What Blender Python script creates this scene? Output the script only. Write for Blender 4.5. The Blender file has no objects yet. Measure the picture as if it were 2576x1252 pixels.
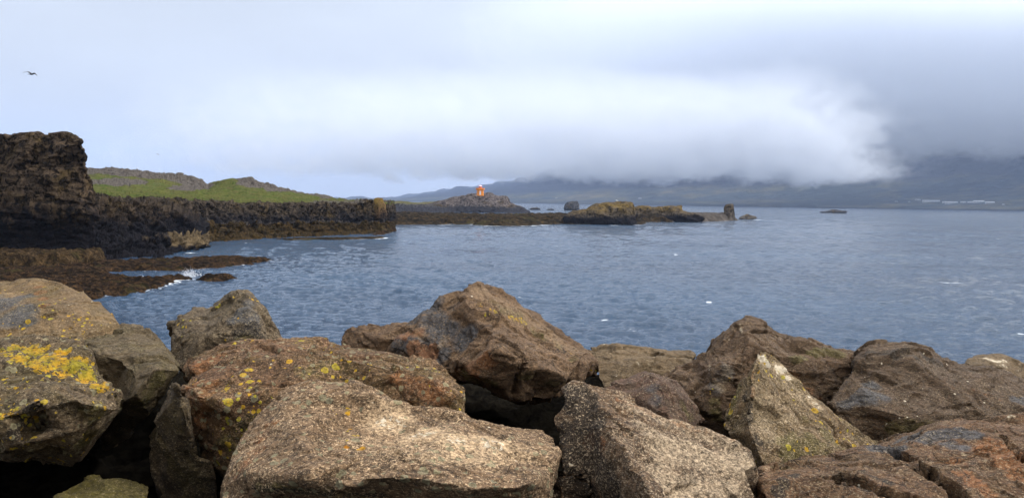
import bpy, bmesh, math, random
import numpy as np
from mathutils import Vector, Matrix
from mathutils.geometry import delaunay_2d_cdt

random.seed(7)
RNG = np.random.RandomState(7)
scene = bpy.context.scene
R = math.radians

# ------------------------------------------------------------------ camera
# photo measured on a 2576 x 1252 copy; focal length F in those pixels
F = 1950.0
CX, CY = 1288.0, 626.0
EYE = 6.0
PITCH = math.atan((626.0 - 508.0) / F)
ROLL = R(0.78)
cam_data = bpy.data.cameras.new('camera')
cam = bpy.data.objects.new('camera', cam_data)
scene.collection.objects.link(cam)
cam_data.sensor_width = 36.0
cam_data.lens = 36.0 * F / 2576.0
cam_data.clip_start = 0.05
cam_data.clip_end = 40000.0
MR = Matrix.Rotation(math.pi / 2 - PITCH, 3, 'X') @ Matrix.Rotation(ROLL, 3, 'Z')
cam.matrix_world = Matrix.Translation((0, 0, EYE)) @ MR.to_4x4()
scene.camera = cam
RM = np.array(MR)                      # camera -> world rotation
EYEV = np.array([0.0, 0.0, EYE])

# ------------------------------------------------------------------ world, sun, exposure
scene.render.engine = 'CYCLES'
scene.cycles.use_denoising = True
scene.cycles.max_bounces = 10
scene.cycles.diffuse_bounces = 2
scene.cycles.glossy_bounces = 3
scene.cycles.volume_bounces = 10
scene.cycles.transparent_max_bounces = 8
scene.cycles.volume_step_rate = 0.3
scene.cycles.volume_max_steps = 256
scene.view_settings.view_transform = 'Standard'
scene.view_settings.look = 'None'
scene.view_settings.exposure = -0.05
scene.view_settings.gamma = 1.0

SUN_EL, SUN_AZ = 50.0, 78.0            # sun behind cloud, high on the right (degrees from +Y towards +X)
world = bpy.data.worlds.new('World')
scene.world = world
world.use_nodes = True
nt = world.node_tree
nt.nodes.clear()
def N(tree, typ, **kw):
    n = tree.nodes.new(typ)
    for k, v in kw.items():
        setattr(n, k, v)
    return n
def L(tree, a, b):
    tree.links.new(a, b)
out = N(nt, 'ShaderNodeOutputWorld')
bg = N(nt, 'ShaderNodeBackground')
bg.inputs['Strength'].default_value = 0.1
L(nt, bg.outputs[0], out.inputs[0])
sky = N(nt, 'ShaderNodeTexSky', sky_type='NISHITA')
sky.sun_disc = False
sky.sun_elevation = R(SUN_EL)
sky.sun_rotation = R(SUN_AZ)
sky.air_density = 1.0
sky.dust_density = 3.0
tc = N(nt, 'ShaderNodeTexCoord')
sep = N(nt, 'ShaderNodeSeparateXYZ')
L(nt, tc.outputs['Generated'], sep.inputs[0])
# vertical profile of the overcast (elevation = z of the view direction)
rz = N(nt, 'ShaderNodeValToRGB')
cr = rz.color_ramp
cr.elements[0].position = 0.0
cr.elements[0].color = (7.2, 7.7, 8.6, 1)
cr.elements[1].position = 1.0
cr.elements[1].color = (12.5, 13.4, 15.0, 1)
for p, c in ((0.06, (7.9, 8.4, 9.1, 1)), (0.14, (8.0, 8.6, 9.5, 1)), (0.26, (8.3, 9.0, 10.0, 1)), (0.5, (9.4, 10.2, 11.8, 1))):
    e = cr.elements.new(p); e.color = c
L(nt, sep.outputs['Z'], rz.inputs[0])
mp = N(nt, 'ShaderNodeMapping')
mp.inputs['Scale'].default_value = (1.0, 1.0, 3.2)
L(nt, tc.outputs['Generated'], mp.inputs[0])
nz = N(nt, 'ShaderNodeTexNoise')
nz.inputs['Scale'].default_value = 2.3
nz.inputs['Detail'].default_value = 5
nz.inputs['Roughness'].default_value = 0.5
L(nt, mp.outputs[0], nz.inputs['Vector'])
mr = N(nt, 'ShaderNodeMapRange')
mr.inputs['From Min'].default_value = 0.3
mr.inputs['From Max'].default_value = 0.7
mr.inputs['To Min'].default_value = 0.90
mr.inputs['To Max'].default_value = 1.08
L(nt, nz.outputs['Fac'], mr.inputs['Value'])
mul = N(nt, 'ShaderNodeVectorMath', operation='SCALE')
L(nt, rz.outputs[0], mul.inputs[0]); L(nt, mr.outputs[0], mul.inputs['Scale'])
sd = N(nt, 'ShaderNodeVectorMath', operation='DOT_PRODUCT')      # the overcast is brighter around the hidden sun
sd.inputs[1].default_value = (math.sin(R(SUN_AZ)) * math.cos(R(SUN_EL)), math.cos(R(SUN_AZ)) * math.cos(R(SUN_EL)), math.sin(R(SUN_EL)))
nrm = N(nt, 'ShaderNodeVectorMath', operation='NORMALIZE'); L(nt, tc.outputs['Generated'], nrm.inputs[0]); L(nt, nrm.outputs[0], sd.inputs[0])
gl = N(nt, 'ShaderNodeMapRange'); gl.interpolation_type = 'SMOOTHERSTEP'
gl.inputs['From Min'].default_value = 0.35; gl.inputs['From Max'].default_value = 1.0; gl.inputs['To Max'].default_value = 1.0
L(nt, sd.outputs['Value'], gl.inputs['Value'])
gs = N(nt, 'ShaderNodeVectorMath', operation='SCALE'); gs.inputs[0].default_value = (27.0, 26.5, 25.5); L(nt, gl.outputs[0], gs.inputs['Scale'])
ga = N(nt, 'ShaderNodeVectorMath', operation='ADD'); L(nt, mul.outputs[0], ga.inputs[0]); L(nt, gs.outputs[0], ga.inputs[1]); mul = ga
mix = N(nt, 'ShaderNodeMix', data_type='RGBA')
mix.inputs['Factor'].default_value = 0.96
L(nt, sky.outputs[0], mix.inputs['A']); L(nt, mul.outputs[0], mix.inputs['B'])
L(nt, mix.outputs['Result'], bg.inputs['Color'])

sun_data = bpy.data.lights.new('sun', 'SUN')
sun_data.energy = 1.5
sun_data.angle = R(18)
sun_data.color = (1.0, 0.97, 0.93)
sun = bpy.data.objects.new('sun', sun_data)
scene.collection.objects.link(sun)
az, el = R(SUN_AZ), R(SUN_EL)
sdir = Vector((math.sin(az) * math.cos(el), math.cos(az) * math.cos(el), math.sin(el)))
sun.rotation_euler = sdir.to_track_quat('Z', 'Y').to_euler()
sun.location = sdir * 50

# ------------------------------------------------------------------ picture measurements -> points in the place
def P(x, y, d):
    """world point at forward distance d seen at (x, y) of the 2576-wide photo"""
    x = np.asarray(x, float); y = np.asarray(y, float); d = np.asarray(d, float)
    v = np.stack([(x - CX) / F * d, -(y - CY) / F * d, -d + 0 * x], -1)
    return v @ RM.T + EYEV
def W(x, y, z=0.0):
    """point of the level plane z seen at (x, y)"""
    x = np.asarray(x, float); y = np.asarray(y, float)
    v = np.stack([(x - CX) / F, -(y - CY) / F, -1 + 0 * x], -1) @ RM.T
    t = (z - EYE) / v[..., 2]
    return v * t[..., None] + EYEV
def proj(Q):
    v = (np.asarray(Q) - EYEV) @ RM
    d = -v[..., 2]
    return CX + v[..., 0] / d * F, CY - v[..., 1] / d * F, d
def hor(x):
    return 508.0 + (np.asarray(x, float) - CX) * math.tan(ROLL)

# ------------------------------------------------------------------ numpy noise
_perm = RNG.permutation(256).astype(np.int64)
_perm = np.concatenate([_perm, _perm, _perm])
_grad = RNG.normal(size=(256, 3)); _grad /= np.linalg.norm(_grad, axis=1)[:, None]
_rnd = RNG.random_sample((256, 3))
def _h(i, j, k):
    return _perm[(_perm[(_perm[i & 255] + j) & 255] + k) & 255]
def pnoise(Q, seed=0.0):
    Q = Q + np.array([17.3, 5.1, 9.7]) * seed
    I = np.floor(Q).astype(np.int64); f = Q - I
    u = f * f * f * (f * (f * 6 - 15) + 10)
    res = np.zeros(len(Q))
    for a in (0, 1):
        for b in (0, 1):
            for c in (0, 1):
                g = _grad[_h(I[:, 0] + a, I[:, 1] + b, I[:, 2] + c)]
                dd = (g * (f - np.array([a, b, c]))).sum(1)
                w = (u[:, 0] if a else 1 - u[:, 0]) * (u[:, 1] if b else 1 - u[:, 1]) * (u[:, 2] if c else 1 - u[:, 2])
                res += w * dd
    return res * 1.5
def fbm(Q, octv=4, gain=0.5, seed=0.0):
    s = np.zeros(len(Q)); a = 1.0; f = 1.0
    for i in range(octv):
        s += a * pnoise(Q * f, seed + i * 3.7); a *= gain; f *= 2.03
    return s
def ridged(Q, octv=4, gain=0.55, seed=0.0):
    s = np.zeros(len(Q)); a = 1.0; f = 1.0
    for i in range(octv):
        s += a * (1 - 2.2 * np.abs(pnoise(Q * f, seed + i * 5.3))); a *= gain; f *= 2.1
    return s
def facets(Q, seed=0.0):
    """fractured-rock function: every cell is its own tilted plane; also returns the cell-border closeness"""
    Q = Q + np.array([3.3, 11.9, 7.7]) * seed
    I = np.floor(Q).astype(np.int64)
    best = np.full(len(Q), 1e9); sec = np.full(len(Q), 1e9); val = np.zeros(len(Q))
    for a in (-1, 0, 1):
        for b in (-1, 0, 1):
            for c in (-1, 0, 1):
                h = _h(I[:, 0] + a, I[:, 1] + b, I[:, 2] + c)
                dv = Q - (I + np.array([a, b, c]) + _rnd[h])
                dd = (dv * dv).sum(1)
                v = (dv * _grad[(h * 7 + 13) & 255]).sum(1) * 1.6 + (_rnd[(h * 3 + 5) & 255, 0] - 0.5)
                closer = dd < best
                sec = np.where(closer, best, np.minimum(sec, dd))
                val = np.where(closer, v, val)
                best = np.where(closer, dd, best)
    return val, np.sqrt(sec) - np.sqrt(best)
def sstep(a, b, x):
    t = np.clip((x - a) / (b - a), 0, 1)
    return t * t * (3 - 2 * t)

# ------------------------------------------------------------------ mesh helpers
COL = scene.collection
def tag(o, label=None, cat=None, group=None, kind=None):
    if label: o['label'] = label
    if cat: o['category'] = cat
    if group: o['group'] = group
    if kind: o['kind'] = kind
    return o
def mesh_obj(name, verts, faces, mat, parent=None, smooth=True, origin='base'):
    verts = np.asarray(verts, float)
    if parent is None and origin == 'base':
        o0 = np.array([verts[:, 0].mean(), verts[:, 1].mean(), verts[:, 2].min()])
    else:
        o0 = np.zeros(3)
    me = bpy.data.meshes.new(name)
    faces = np.asarray(faces) if not isinstance(faces, list) else faces
    if isinstance(faces, np.ndarray):
        k = faces.shape[1]
        me.vertices.add(len(verts)); me.vertices.foreach_set('co', (verts - o0).astype(np.float32).ravel())
        me.loops.add(faces.size); me.loops.foreach_set('vertex_index', faces.astype(np.int32).ravel())
        me.polygons.add(len(faces)); me.polygons.foreach_set('loop_start', (np.arange(len(faces)) * k).astype(np.int32))
        me.update(calc_edges=True)
        me.validate()
    else:
        me.from_pydata([tuple(v) for v in (verts - o0)], [], faces)
        me.update()
    if smooth:
        me.polygons.foreach_set('use_smooth', np.ones(len(me.polygons), bool))
    o = bpy.data.objects.new(name, me)
    o.location = o0
    COL.objects.link(o)
    if mat: me.materials.append(mat)
    if parent:
        o.parent = parent
    return o
def add_attr(o, name, rgb):
    me = o.data
    a = me.color_attributes.new(name=name, type='FLOAT_COLOR', domain='POINT')
    c = np.ones((len(me.vertices), 4), np.float32); c[:, :rgb.shape[1]] = rgb
    a.data.foreach_set('color', c.ravel())
def vco(me):
    a = np.empty(len(me.vertices) * 3, np.float32); me.vertices.foreach_get('co', a); return a.reshape(-1, 3).astype(float)
def vno(me):
    a = np.empty(len(me.vertices) * 3, np.float32); me.vertices.foreach_get('normal', a); return a.reshape(-1, 3).astype(float)
def grid_faces(nr, nc):
    i = np.arange((nr - 1) * (nc - 1)); r = i // (nc - 1); c = i % (nc - 1)
    a = r * nc + c
    return np.stack([a, a + 1, a + nc + 1, a + nc], 1)
def grid_normals(G):
    du = np.gradient(G, axis=1); dv = np.gradient(G, axis=0)
    n = np.cross(du, dv); n /= np.linalg.norm(n, axis=-1, keepdims=True) + 1e-9
    return n

# ------------------------------------------------------------------ material helpers
def new_mat(name):
    m = bpy.data.materials.new(name); m.use_nodes = True
    t = m.node_tree; b = t.nodes['Principled BSDF']
    return m, t, b
def noise(t, vec, scale, detail=6, rough=0.6, dist=0.0):
    n = N(t, 'ShaderNodeTexNoise'); n.inputs['Scale'].default_value = scale
    n.inputs['Detail'].default_value = detail; n.inputs['Roughness'].default_value = rough
    n.inputs['Distortion'].default_value = dist
    L(t, vec, n.inputs['Vector']); return n.outputs['Fac']
def mrange(t, v, a, b, c=0.0, d=1.0, smooth=False):
    n = N(t, 'ShaderNodeMapRange')
    if smooth: n.interpolation_type = 'SMOOTHSTEP'
    n.inputs['From Min'].default_value = a; n.inputs['From Max'].default_value = b
    n.inputs['To Min'].default_value = c; n.inputs['To Max'].default_value = d
    L(t, v, n.inputs['Value']); return n.outputs['Result']
def math_(t, op, a, b=None, clamp=False):
    n = N(t, 'ShaderNodeMath', operation=op); n.use_clamp = clamp
    for i, v in enumerate((a, b)):
        if v is None: continue
        if isinstance(v, (int, float)): n.inputs[i].default_value = v
        else: L(t, v, n.inputs[i])
    return n.outputs[0]
def mixc(t, fac, a, b, blend='MIX'):
    n = N(t, 'ShaderNodeMix', data_type='RGBA'); n.blend_type = blend
    for s, v in (('Factor', fac), ('A', a), ('B', b)):
        if isinstance(v, (int, float)): n.inputs[s].default_value = v
        elif isinstance(v, tuple): n.inputs[s].default_value = (v[0], v[1], v[2], 1)
        else: L(t, v, n.inputs[s])
    return n.outputs['Result']
def coords(t, scale=(1, 1, 1), off=(0, 0, 0), rot=(0, 0, 0)):
    c = N(t, 'ShaderNodeTexCoord'); m = N(t, 'ShaderNodeMapping')
    m.inputs['Scale'].default_value = scale; m.inputs['Location'].default_value = off; m.inputs['Rotation'].default_value = rot
    L(t, c.outputs['Object'], m.inputs['Vector']); return m.outputs[0]
def attr_rgb(t, name):
    a = N(t, 'ShaderNodeAttribute'); a.attribute_name = name
    s = N(t, 'ShaderNodeSeparateColor'); L(t, a.outputs['Color'], s.inputs[0])
    return s.outputs[0], s.outputs[1], s.outputs[2]

def rock_mat(name, A, B, C, speck=0.3, speckcol=(0.55, 0.5, 0.42), lich=0.0, lichcol=((0.55, 0.34, 0.02), (0.42, 0.42, 0.05)),
             seed=0.0, crack=0.5, green=0.0, grey_disc=0.0, dots=0.25, rough=0.85, dark=0.5, bump=1.0, slate=(0.052, 0.062, 0.088),
             rot=(0.3, 0.2, 0.5), stretch=1.6, fc=0.34):
    m, t, b = new_mat(name)
    v = coords(t, off=(seed * 3.1, seed * 1.7, seed * 2.3))
    vs = coords(t, scale=(1, 1, stretch), off=(seed * 3.1, seed * 1.7, seed * 2.3), rot=rot)
    y_, w_, s_ = attr_rgb(t, 'paint')            # yellow lichen, white, slate
    g_, d_, r_ = attr_rgb(t, 'paint2')           # green algae, dark stain and painted shade, rust
    big = noise(t, v, 1.9, 5, 0.55, 0.4)
    med = noise(t, vs, 7.5, 9, 0.68, 0.3)
    fine = noise(t, vs, 48, 5, 0.7)
    grain = noise(t, v, 150, 3, 0.7)
    col = mixc(t, mrange(t, big, 0.36, 0.64), A, B)
    col = mixc(t, mrange(t, med, 0.42, 0.66), col, C)
    # slate / rust / green painted regions with ragged edges
    edge = math_(t, 'MULTIPLY', math_(t, 'SUBTRACT', med, 0.5), 1.4)
    def ragged(a, lo=0.35, hi=0.6):
        return mrange(t, math_(t, 'ADD', a, math_(t, 'MULTIPLY', edge, math_(t, 'MINIMUM', math_(t, 'MULTIPLY', a, 4.0), 1.0))), lo, hi)
    col = mixc(t, math_(t, 'MULTIPLY', ragged(s_, 0.18, 0.72), 0.85), col, mixc(t, med, slate, tuple(c * 1.9 for c in slate)))
    col = mixc(t, math_(t, 'MULTIPLY', ragged(r_), 0.75), col, mixc(t, med, (0.16, 0.065, 0.025), (0.30, 0.15, 0.07)))
    col = mixc(t, math_(t, 'MULTIPLY', ragged(g_), 0.7), col, mixc(t, med, (0.055, 0.055, 0.012), (0.13, 0.125, 0.04)))
    if green:
        gn = noise(t, v, 2.7, 4, 0.6, 0.5)
        col = mixc(t, math_(t, 'MULTIPLY', mrange(t, gn, 0.45, 0.65), green), col, (0.085, 0.08, 0.02))
    col = mixc(t, math_(t, 'MULTIPLY', mrange(t, math_(t, 'ADD', w_, math_(t, 'MULTIPLY', edge, 0.4)), 0.1, 0.7), 0.55), col, tuple(c * 0.72 for c in speckcol))
    # broad weathering tones
    wt = noise(t, vs, 4.2, 7, 0.62, 1.2)
    col = mixc(t, mrange(t, wt, 0.56, 0.70, 0.0, 0.55), col, tuple(c * 0.30 for c in A))
    col = mixc(t, mrange(t, wt, 0.44, 0.32, 0.0, 0.5), col, tuple(c * 1.45 for c in B))
    # dark mineral pits and grain
    pit = mrange(t, noise(t, vs, 38, 6, 0.72, 0.6), 0.49, 0.39)
    col = mixc(t, math_(t, 'MULTIPLY', pit, dark), col, (0.028, 0.021, 0.015))
    col = mixc(t, math_(t, 'MULTIPLY', ragged(d_), 0.8), col, (0.018, 0.015, 0.012))  # darkened regions: stain, also shade painted on faces, grooves and undercuts
    # pale specks, denser where the rock is weathered
    sp = noise(t, vs, 78, 4, 0.62, 0.9)
    wz = math_(t, 'ADD', mrange(t, noise(t, v, 3.2, 4, 0.6), 0.40, 0.62, 0.0, 0.38), math_(t, 'MULTIPLY', w_, 0.9))
    thr = math_(t, 'SUBTRACT', sp, mrange(t, wz, 0.0, 1.2, 0.60 - 0.05 * speck, 0.47 - 0.08 * speck))
    spm = math_(t, 'MULTIPLY', mrange(t, thr, 0.0, 0.05), min(1.0, 0.35 + speck * 0.75))
    col = mixc(t, spm, col, mixc(t, grain, tuple(c * 0.6 for c in speckcol), speckcol))
    # fine value variation
    col = mixc(t, 1.0, col, mixc(t, mrange(t, fine, 0.3, 0.7), (1 - fc * 1.0, 1 - fc * 1.04, 1 - fc * 1.08), (1 + fc * 1.25, 1 + fc * 1.2, 1 + fc * 1.15)), 'MULTIPLY')
    # cracks
    dist = N(t, 'ShaderNodeVectorMath', operation='ADD')
    nc = N(t, 'ShaderNodeTexNoise'); nc.inputs['Scale'].default_value = 3.0; nc.inputs['Detail'].default_value = 6
    L(t, vs, nc.inputs['Vector'])
    sc = N(t, 'ShaderNodeVectorMath', operation='SCALE'); sc.inputs['Scale'].default_value = 0.55
    L(t, nc.outputs['Color'], sc.inputs[0]); L(t, vs, dist.inputs[0]); L(t, sc.outputs[0], dist.inputs[1])
    vo = N(t, 'ShaderNodeTexVoronoi', feature='DISTANCE_TO_EDGE'); vo.inputs['Scale'].default_value = 2.6
    L(t, dist.outputs[0], vo.inputs['Vector'])
    cm = math_(t, 'MULTIPLY', mrange(t, vo.outputs['Distance'], 0.0, 0.022, 1.0, 0.0), mrange(t, noise(t, v, 2.2, 3), 0.48, 0.6, 0, crack))
    col = mixc(t, cm, col, (0.012, 0.010, 0.008))
    # lichens: small discs and rings
    def discs(scale, rmax, keep, mask, ca, cb, ring, col, off):
        vv = coords(t, off=(seed + off, off * 2.0, 0.7))
        wob = N(t, 'ShaderNodeTexNoise'); wob.inputs['Scale'].default_value = 45; wob.inputs['Detail'].default_value = 3
        L(t, vv, wob.inputs['Vector'])
        ws = N(t, 'ShaderNodeVectorMath', operation='SCALE'); ws.inputs['Scale'].default_value = 0.016
        L(t, wob.outputs['Color'], ws.inputs[0])
        wa = N(t, 'ShaderNodeVectorMath', operation='ADD'); L(t, vv, wa.inputs[0]); L(t, ws.outputs[0], wa.inputs[1])
        x = N(t, 'ShaderNodeTexVoronoi', feature='F1'); x.inputs['Scale'].default_value = scale
        L(t, wa.outputs[0], x.inputs['Vector'])
        s = N(t, 'ShaderNodeSeparateColor'); L(t, x.outputs['Color'], s.inputs[0])
        have = math_(t, 'MULTIPLY', math_(t, 'GREATER_THAN', math_(t, 'ADD', s.outputs[0], math_(t, 'MULTIPLY', mask, 0.45)), 1.0 - keep),
                     math_(t, 'GREATER_THAN', mask, 0.12))
        rad = math_(t, 'MULTIPLY', math_(t, 'ADD', s.outputs[1], 0.25), rmax)
        q = math_(t, 'DIVIDE', x.outputs['Distance'], rad)
        ins = mrange(t, q, 0.85, 1.0, 1.0, 0.0)
        c = mixc(t, s.outputs[2], ca, cb)
        if ring:
            c = mixc(t, mrange(t, q, 0.75, 0.45, 0.0, 0.75), c, mixc(t, 0.6, col, c))
        return mixc(t, math_(t, 'MULTIPLY', math_(t, 'MULTIPLY', ins, have), 0.93), col, c), math_(t, 'MULTIPLY', ins, have)
    lm = math_(t, 'ADD', math_(t, 'MULTIPLY', mrange(t, noise(t, v, 2.4, 3, 0.5), 0.42, 0.62), min(lich, 1.0)), y_, True)
    if grey_disc:
        col, _ = discs(17, 0.34, 0.25 + 0.4 * grey_disc, mrange(t, noise(t, v, 2.0, 2), 0.4, 0.6), (0.20, 0.21, 0.17), (0.30, 0.30, 0.22), True, col, 4.4)
    if lich > 0:
        col, l1 = discs(16, 0.40, 0.10 + 0.25 * lich, lm, lichcol[0], lichcol[1], True, col, 1.3)
        col, l2 = discs(30, 0.42, 0.08 + 0.20 * lich, lm, lichcol[0], lichcol[1], False, col, 7.9)
    # continuous yellow crust where painted
    yn = noise(t, coords(t, scale=(1, 1.6, 2.2), off=(seed, 4, 2), rot=(0.2, 0.3, 0.4)), 24, 6, 0.70, 0.9)
    ycov = mrange(t, math_(t, 'ADD', math_(t, 'MULTIPLY', mrange(t, y_, 0.5, 1.0), 0.46), math_(t, 'MULTIPLY', math_(t, 'SUBTRACT', yn, 0.5), 1.6)), 0.33, 0.40)
    col = mixc(t, math_(t, 'MULTIPLY', ycov, 0.94), col, mixc(t, mrange(t, noise(t, v, 5, 3), 0.4, 0.6), (0.30, 0.28, 0.02), (0.56, 0.33, 0.015)))
    # bird droppings: painted white + rare dots
    wn = noise(t, v, 38, 5, 0.65, 0.8)
    wc = mrange(t, math_(t, 'ADD', math_(t, 'MULTIPLY', mrange(t, w_, 0.5, 1.0), 0.6), math_(t, 'SUBTRACT', wn, 0.5)), 0.46, 0.50)
    col = mixc(t, math_(t, 'MULTIPLY', wc, 0.9), col, (0.72, 0.72, 0.72))
    if dots:
        x = N(t, 'ShaderNodeTexVoronoi', feature='F1'); x.inputs['Scale'].default_value = 13; L(t, v, x.inputs['Vector'])
        s = N(t, 'ShaderNodeSeparateColor'); L(t, x.outputs['Color'], s.inputs[0])
        dm = math_(t, 'MULTIPLY', math_(t, 'LESS_THAN', x.outputs['Distance'], math_(t, 'MULTIPLY', s.outputs[1], 0.14)), math_(t, 'GREATER_THAN', s.outputs[0], 1 - dots))
        col = mixc(t, dm, col, (0.66, 0.66, 0.64))
    col = mixc(t, 1.0, col, (0.93, 0.78, 0.56), 'MULTIPLY')
    L(t, col, b.inputs['Base Color'])
    b.inputs['Roughness'].default_value = rough
    b.inputs['Specular IOR Level'].default_value = 0.3
    h = math_(t, 'ADD', math_(t, 'MULTIPLY', med, 1.0), math_(t, 'MULTIPLY', fine, 0.30))
    h = math_(t, 'ADD', h, math_(t, 'MULTIPLY', grain, 0.10))
    h = math_(t, 'SUBTRACT', h, math_(t, 'MULTIPLY', pit, 0.22))
    h = math_(t, 'SUBTRACT', h, math_(t, 'MULTIPLY', cm, 0.5))
    h = math_(t, 'ADD', h, math_(t, 'MULTIPLY', ycov, 0.05))
    bp = N(t, 'ShaderNodeBump'); bp.inputs['Strength'].default_value = 0.9 * bump; bp.inputs['Distance'].default_value = 0.032
    L(t, h, bp.inputs['Height']); L(t, bp.outputs[0], b.inputs['Normal'])
    return m

# ------------------------------------------------------------------ solid rock from measured outline + ridge points
def solid_rock(name, d, outline, inner=(), ridges=(), T=1.0, mat=None, vox=None, smooth=5, amp=1.0, fs=3.0, seed=0.0,
               paint=(), paint2=(), parent=None, strata=None, drop=0.0, chisel=46):
    """outline / inner: (x, y, dz) measured points, dz metres nearer(-)/farther(+) than d.
    The front relief gets a back of its own (two shrinking rings), then the whole solid is remeshed and fractured."""
    pts2 = [Vector((p[0], p[1])) for p in outline] + [Vector((p[0], p[1])) for p in inner]
    dz = [p[2] if len(p) > 2 else 0.0 for p in outline] + [p[2] for p in inner]
    no = len(outline)
    edges = [(i, (i + 1) % no) for i in range(no)]
    for r in ridges:
        edges += [(no + r[i] if r[i] >= 0 else -r[i] - 1, no + r[i + 1] if r[i + 1] >= 0 else -r[i + 1] - 1) for i in range(len(r) - 1)]
    vc, ve, vf, ov, oe, of = delaunay_2d_cdt(pts2, edges, [], 1, 1e-4)
    D = []
    for i, o in enumerate(ov):
        if o: D.append(d + dz[o[0]])
        else:
            q = min(range(len(pts2)), key=lambda k: (pts2[k] - vc[i]).length); D.append(d + dz[q])
    V = [P(vc[i].x, vc[i].y, D[i]) for i in range(len(vc))]
    Fc = [list(f) for f in vf]
    idx = {}
    for i, o in enumerate(ov):
        for k in o: idx.setdefault(k, i)
    ring0 = [idx[i] for i in range(no)]
    cx = sum(p[0] for p in outline) / no; cy = sum(p[1] for p in outline) / no
    dm = d + sum(p[2] if len(p) > 2 else 0.0 for p in outline) / no
    prev = ring0
    for (s, k) in ((0.97, 0.30), (0.82, 0.70), (0.5, 0.95)):
        ring = []
        for i, p in enumerate(outline):
            base = d + (p[2] if len(p) > 2 else 0.0)
            dd = base * (1 - k) + (dm) * k + T * k
            q = P(cx + (p[0] - cx) * s, cy + (p[1] - cy) * s, max(dd, base + T * 0.12 * k))
            q = q - np.array([0, 0, drop * k])
            V.append(q); ring.append(len(V) - 1)
        for i in range(no):
            j = (i + 1) % no
            Fc.append([prev[i], prev[j], ring[j], ring[i]])
        prev = ring
    V.append(P(cx, cy, dm + T) - np.array([0, 0, drop])); c = len(V) - 1
    for i in range(no):
        Fc.append([prev[i], prev[(i + 1) % no], c])
    me = bpy.data.meshes.new('tmp'); me.from_pydata([tuple(v) for v in V], [], Fc)
    bm = bmesh.new(); bm.from_mesh(me)
    bmesh.ops.recalc_face_normals(bm, faces=bm.faces); bm.to_mesh(me); bm.free()
    ob = bpy.data.objects.new('tmp', me); COL.objects.link(ob)
    m = ob.modifiers.new('r', 'REMESH'); m.mode = 'VOXEL'; m.voxel_size = vox or d * 0.0022
    if smooth:
        m = ob.modifiers.new('s', 'SMOOTH'); m.factor = 0.5; m.iterations = max(1, smooth // 2)
    dg = bpy.context.evaluated_depsgraph_get(); dg.update()
    me2 = bpy.data.meshes.new_from_object(ob.evaluated_get(dg))
    bpy.data.objects.remove(ob); bpy.data.meshes.remove(me)
    X = vco(me2); n = vno(me2)
    S = 1.0 / fs                              # size of the coarse fracture blocks
    if chisel:
        rc = np.random.RandomState(int(seed) + 100)
        for k in range(chisel):
            a = rc.randint(len(X)); nk = n[a] + rc.normal(0, 0.20, 3); nk /= np.linalg.norm(nk)
            rr_ = S * rc.uniform(0.55, 1.3); hh_ = S * rc.uniform(0.02, 0.07)
            dv_ = X - X[a]; ds_ = np.linalg.norm(dv_, axis=1)
            over = np.maximum(0, dv_ @ nk + hh_) * (ds_ < rr_)
            over = np.minimum(over, hh_ * 2.2) * sstep(rr_, rr_ * 0.88, ds_)
            X = X - nk * over[:, None]
    Q = X * fs
    if strata is not None:
        Q = Q * np.array(strata)
    Qw = Q + 0.35 * np.stack([fbm(Q * 0.9, 3, seed=seed + 1), fbm(Q * 0.9, 3, seed=seed + 2), fbm(Q * 0.9, 3, seed=seed + 3)], 1)
    f1, e1 = facets(Qw, seed)
    f2, e2 = facets(Qw * 2.6, seed + 5)
    f3, e3 = facets(Qw * 6.5, seed + 9)
    disp = 0.050 * f1 + 0.024 * f2 + 0.011 * f3 + 0.05 * fbm(Q * 0.45, 2, seed=seed) + 0.009 * fbm(Q * 2.2, 5, 0.6, seed=seed + 4)
    disp -= 0.035 * np.exp(-(e1 / 0.035) ** 2) * (pnoise(Q * 0.7, seed + 8) > 0.0)
    X = X + n * (disp * amp * S)[:, None]
    o0 = np.array([X[:, 0].mean(), X[:, 1].mean(), X[:, 2].min()]) if parent is None else np.zeros(3)
    me2.vertices.foreach_set('co', (X - o0).astype(np.float32).ravel()); me2.update()
    me2.polygons.foreach_set('use_smooth', np.ones(len(me2.polygons), bool))
    me2.materials.clear(); me2.materials.append(mat)
    me2.name = name
    o = bpy.data.objects.new(name, me2); COL.objects.link(o); o.location = o0
    if parent: o.parent = parent
    px, py, pd = proj(X)
    def layer(blobs):
        A = np.zeros((len(X), 3))
        for (ch, r, s, path) in blobs:
            cpts = []
            for k in range(len(path)):
                if k: 
                    n_ = max(1, int(math.hypot(path[k][0] - path[k-1][0], path[k][1] - path[k-1][1]) / (r * 0.7)))
                    for q in range(1, n_): cpts.append((path[k-1][0] + (path[k][0] - path[k-1][0]) * q / n_, path[k-1][1] + (path[k][1] - path[k-1][1]) * q / n_))
                cpts.append(path[k])
            for (bx, by) in cpts:
                near = (px - bx) ** 2 + (py - by) ** 2
                cand = np.where(near < max(near.min() * 1.5, 36))[0]
                a = cand[np.argmin(pd[cand])]
                rr = r * pd[a] / F
                dist = np.linalg.norm((X - X[a]), axis=1) / rr
                A[:, ch] = np.maximum(A[:, ch], s * sstep(1.25, 0.35, dist))
        return A
    add_attr(o, 'paint', layer(paint)); add_attr(o, 'paint2', layer(paint2))
    return o

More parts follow.
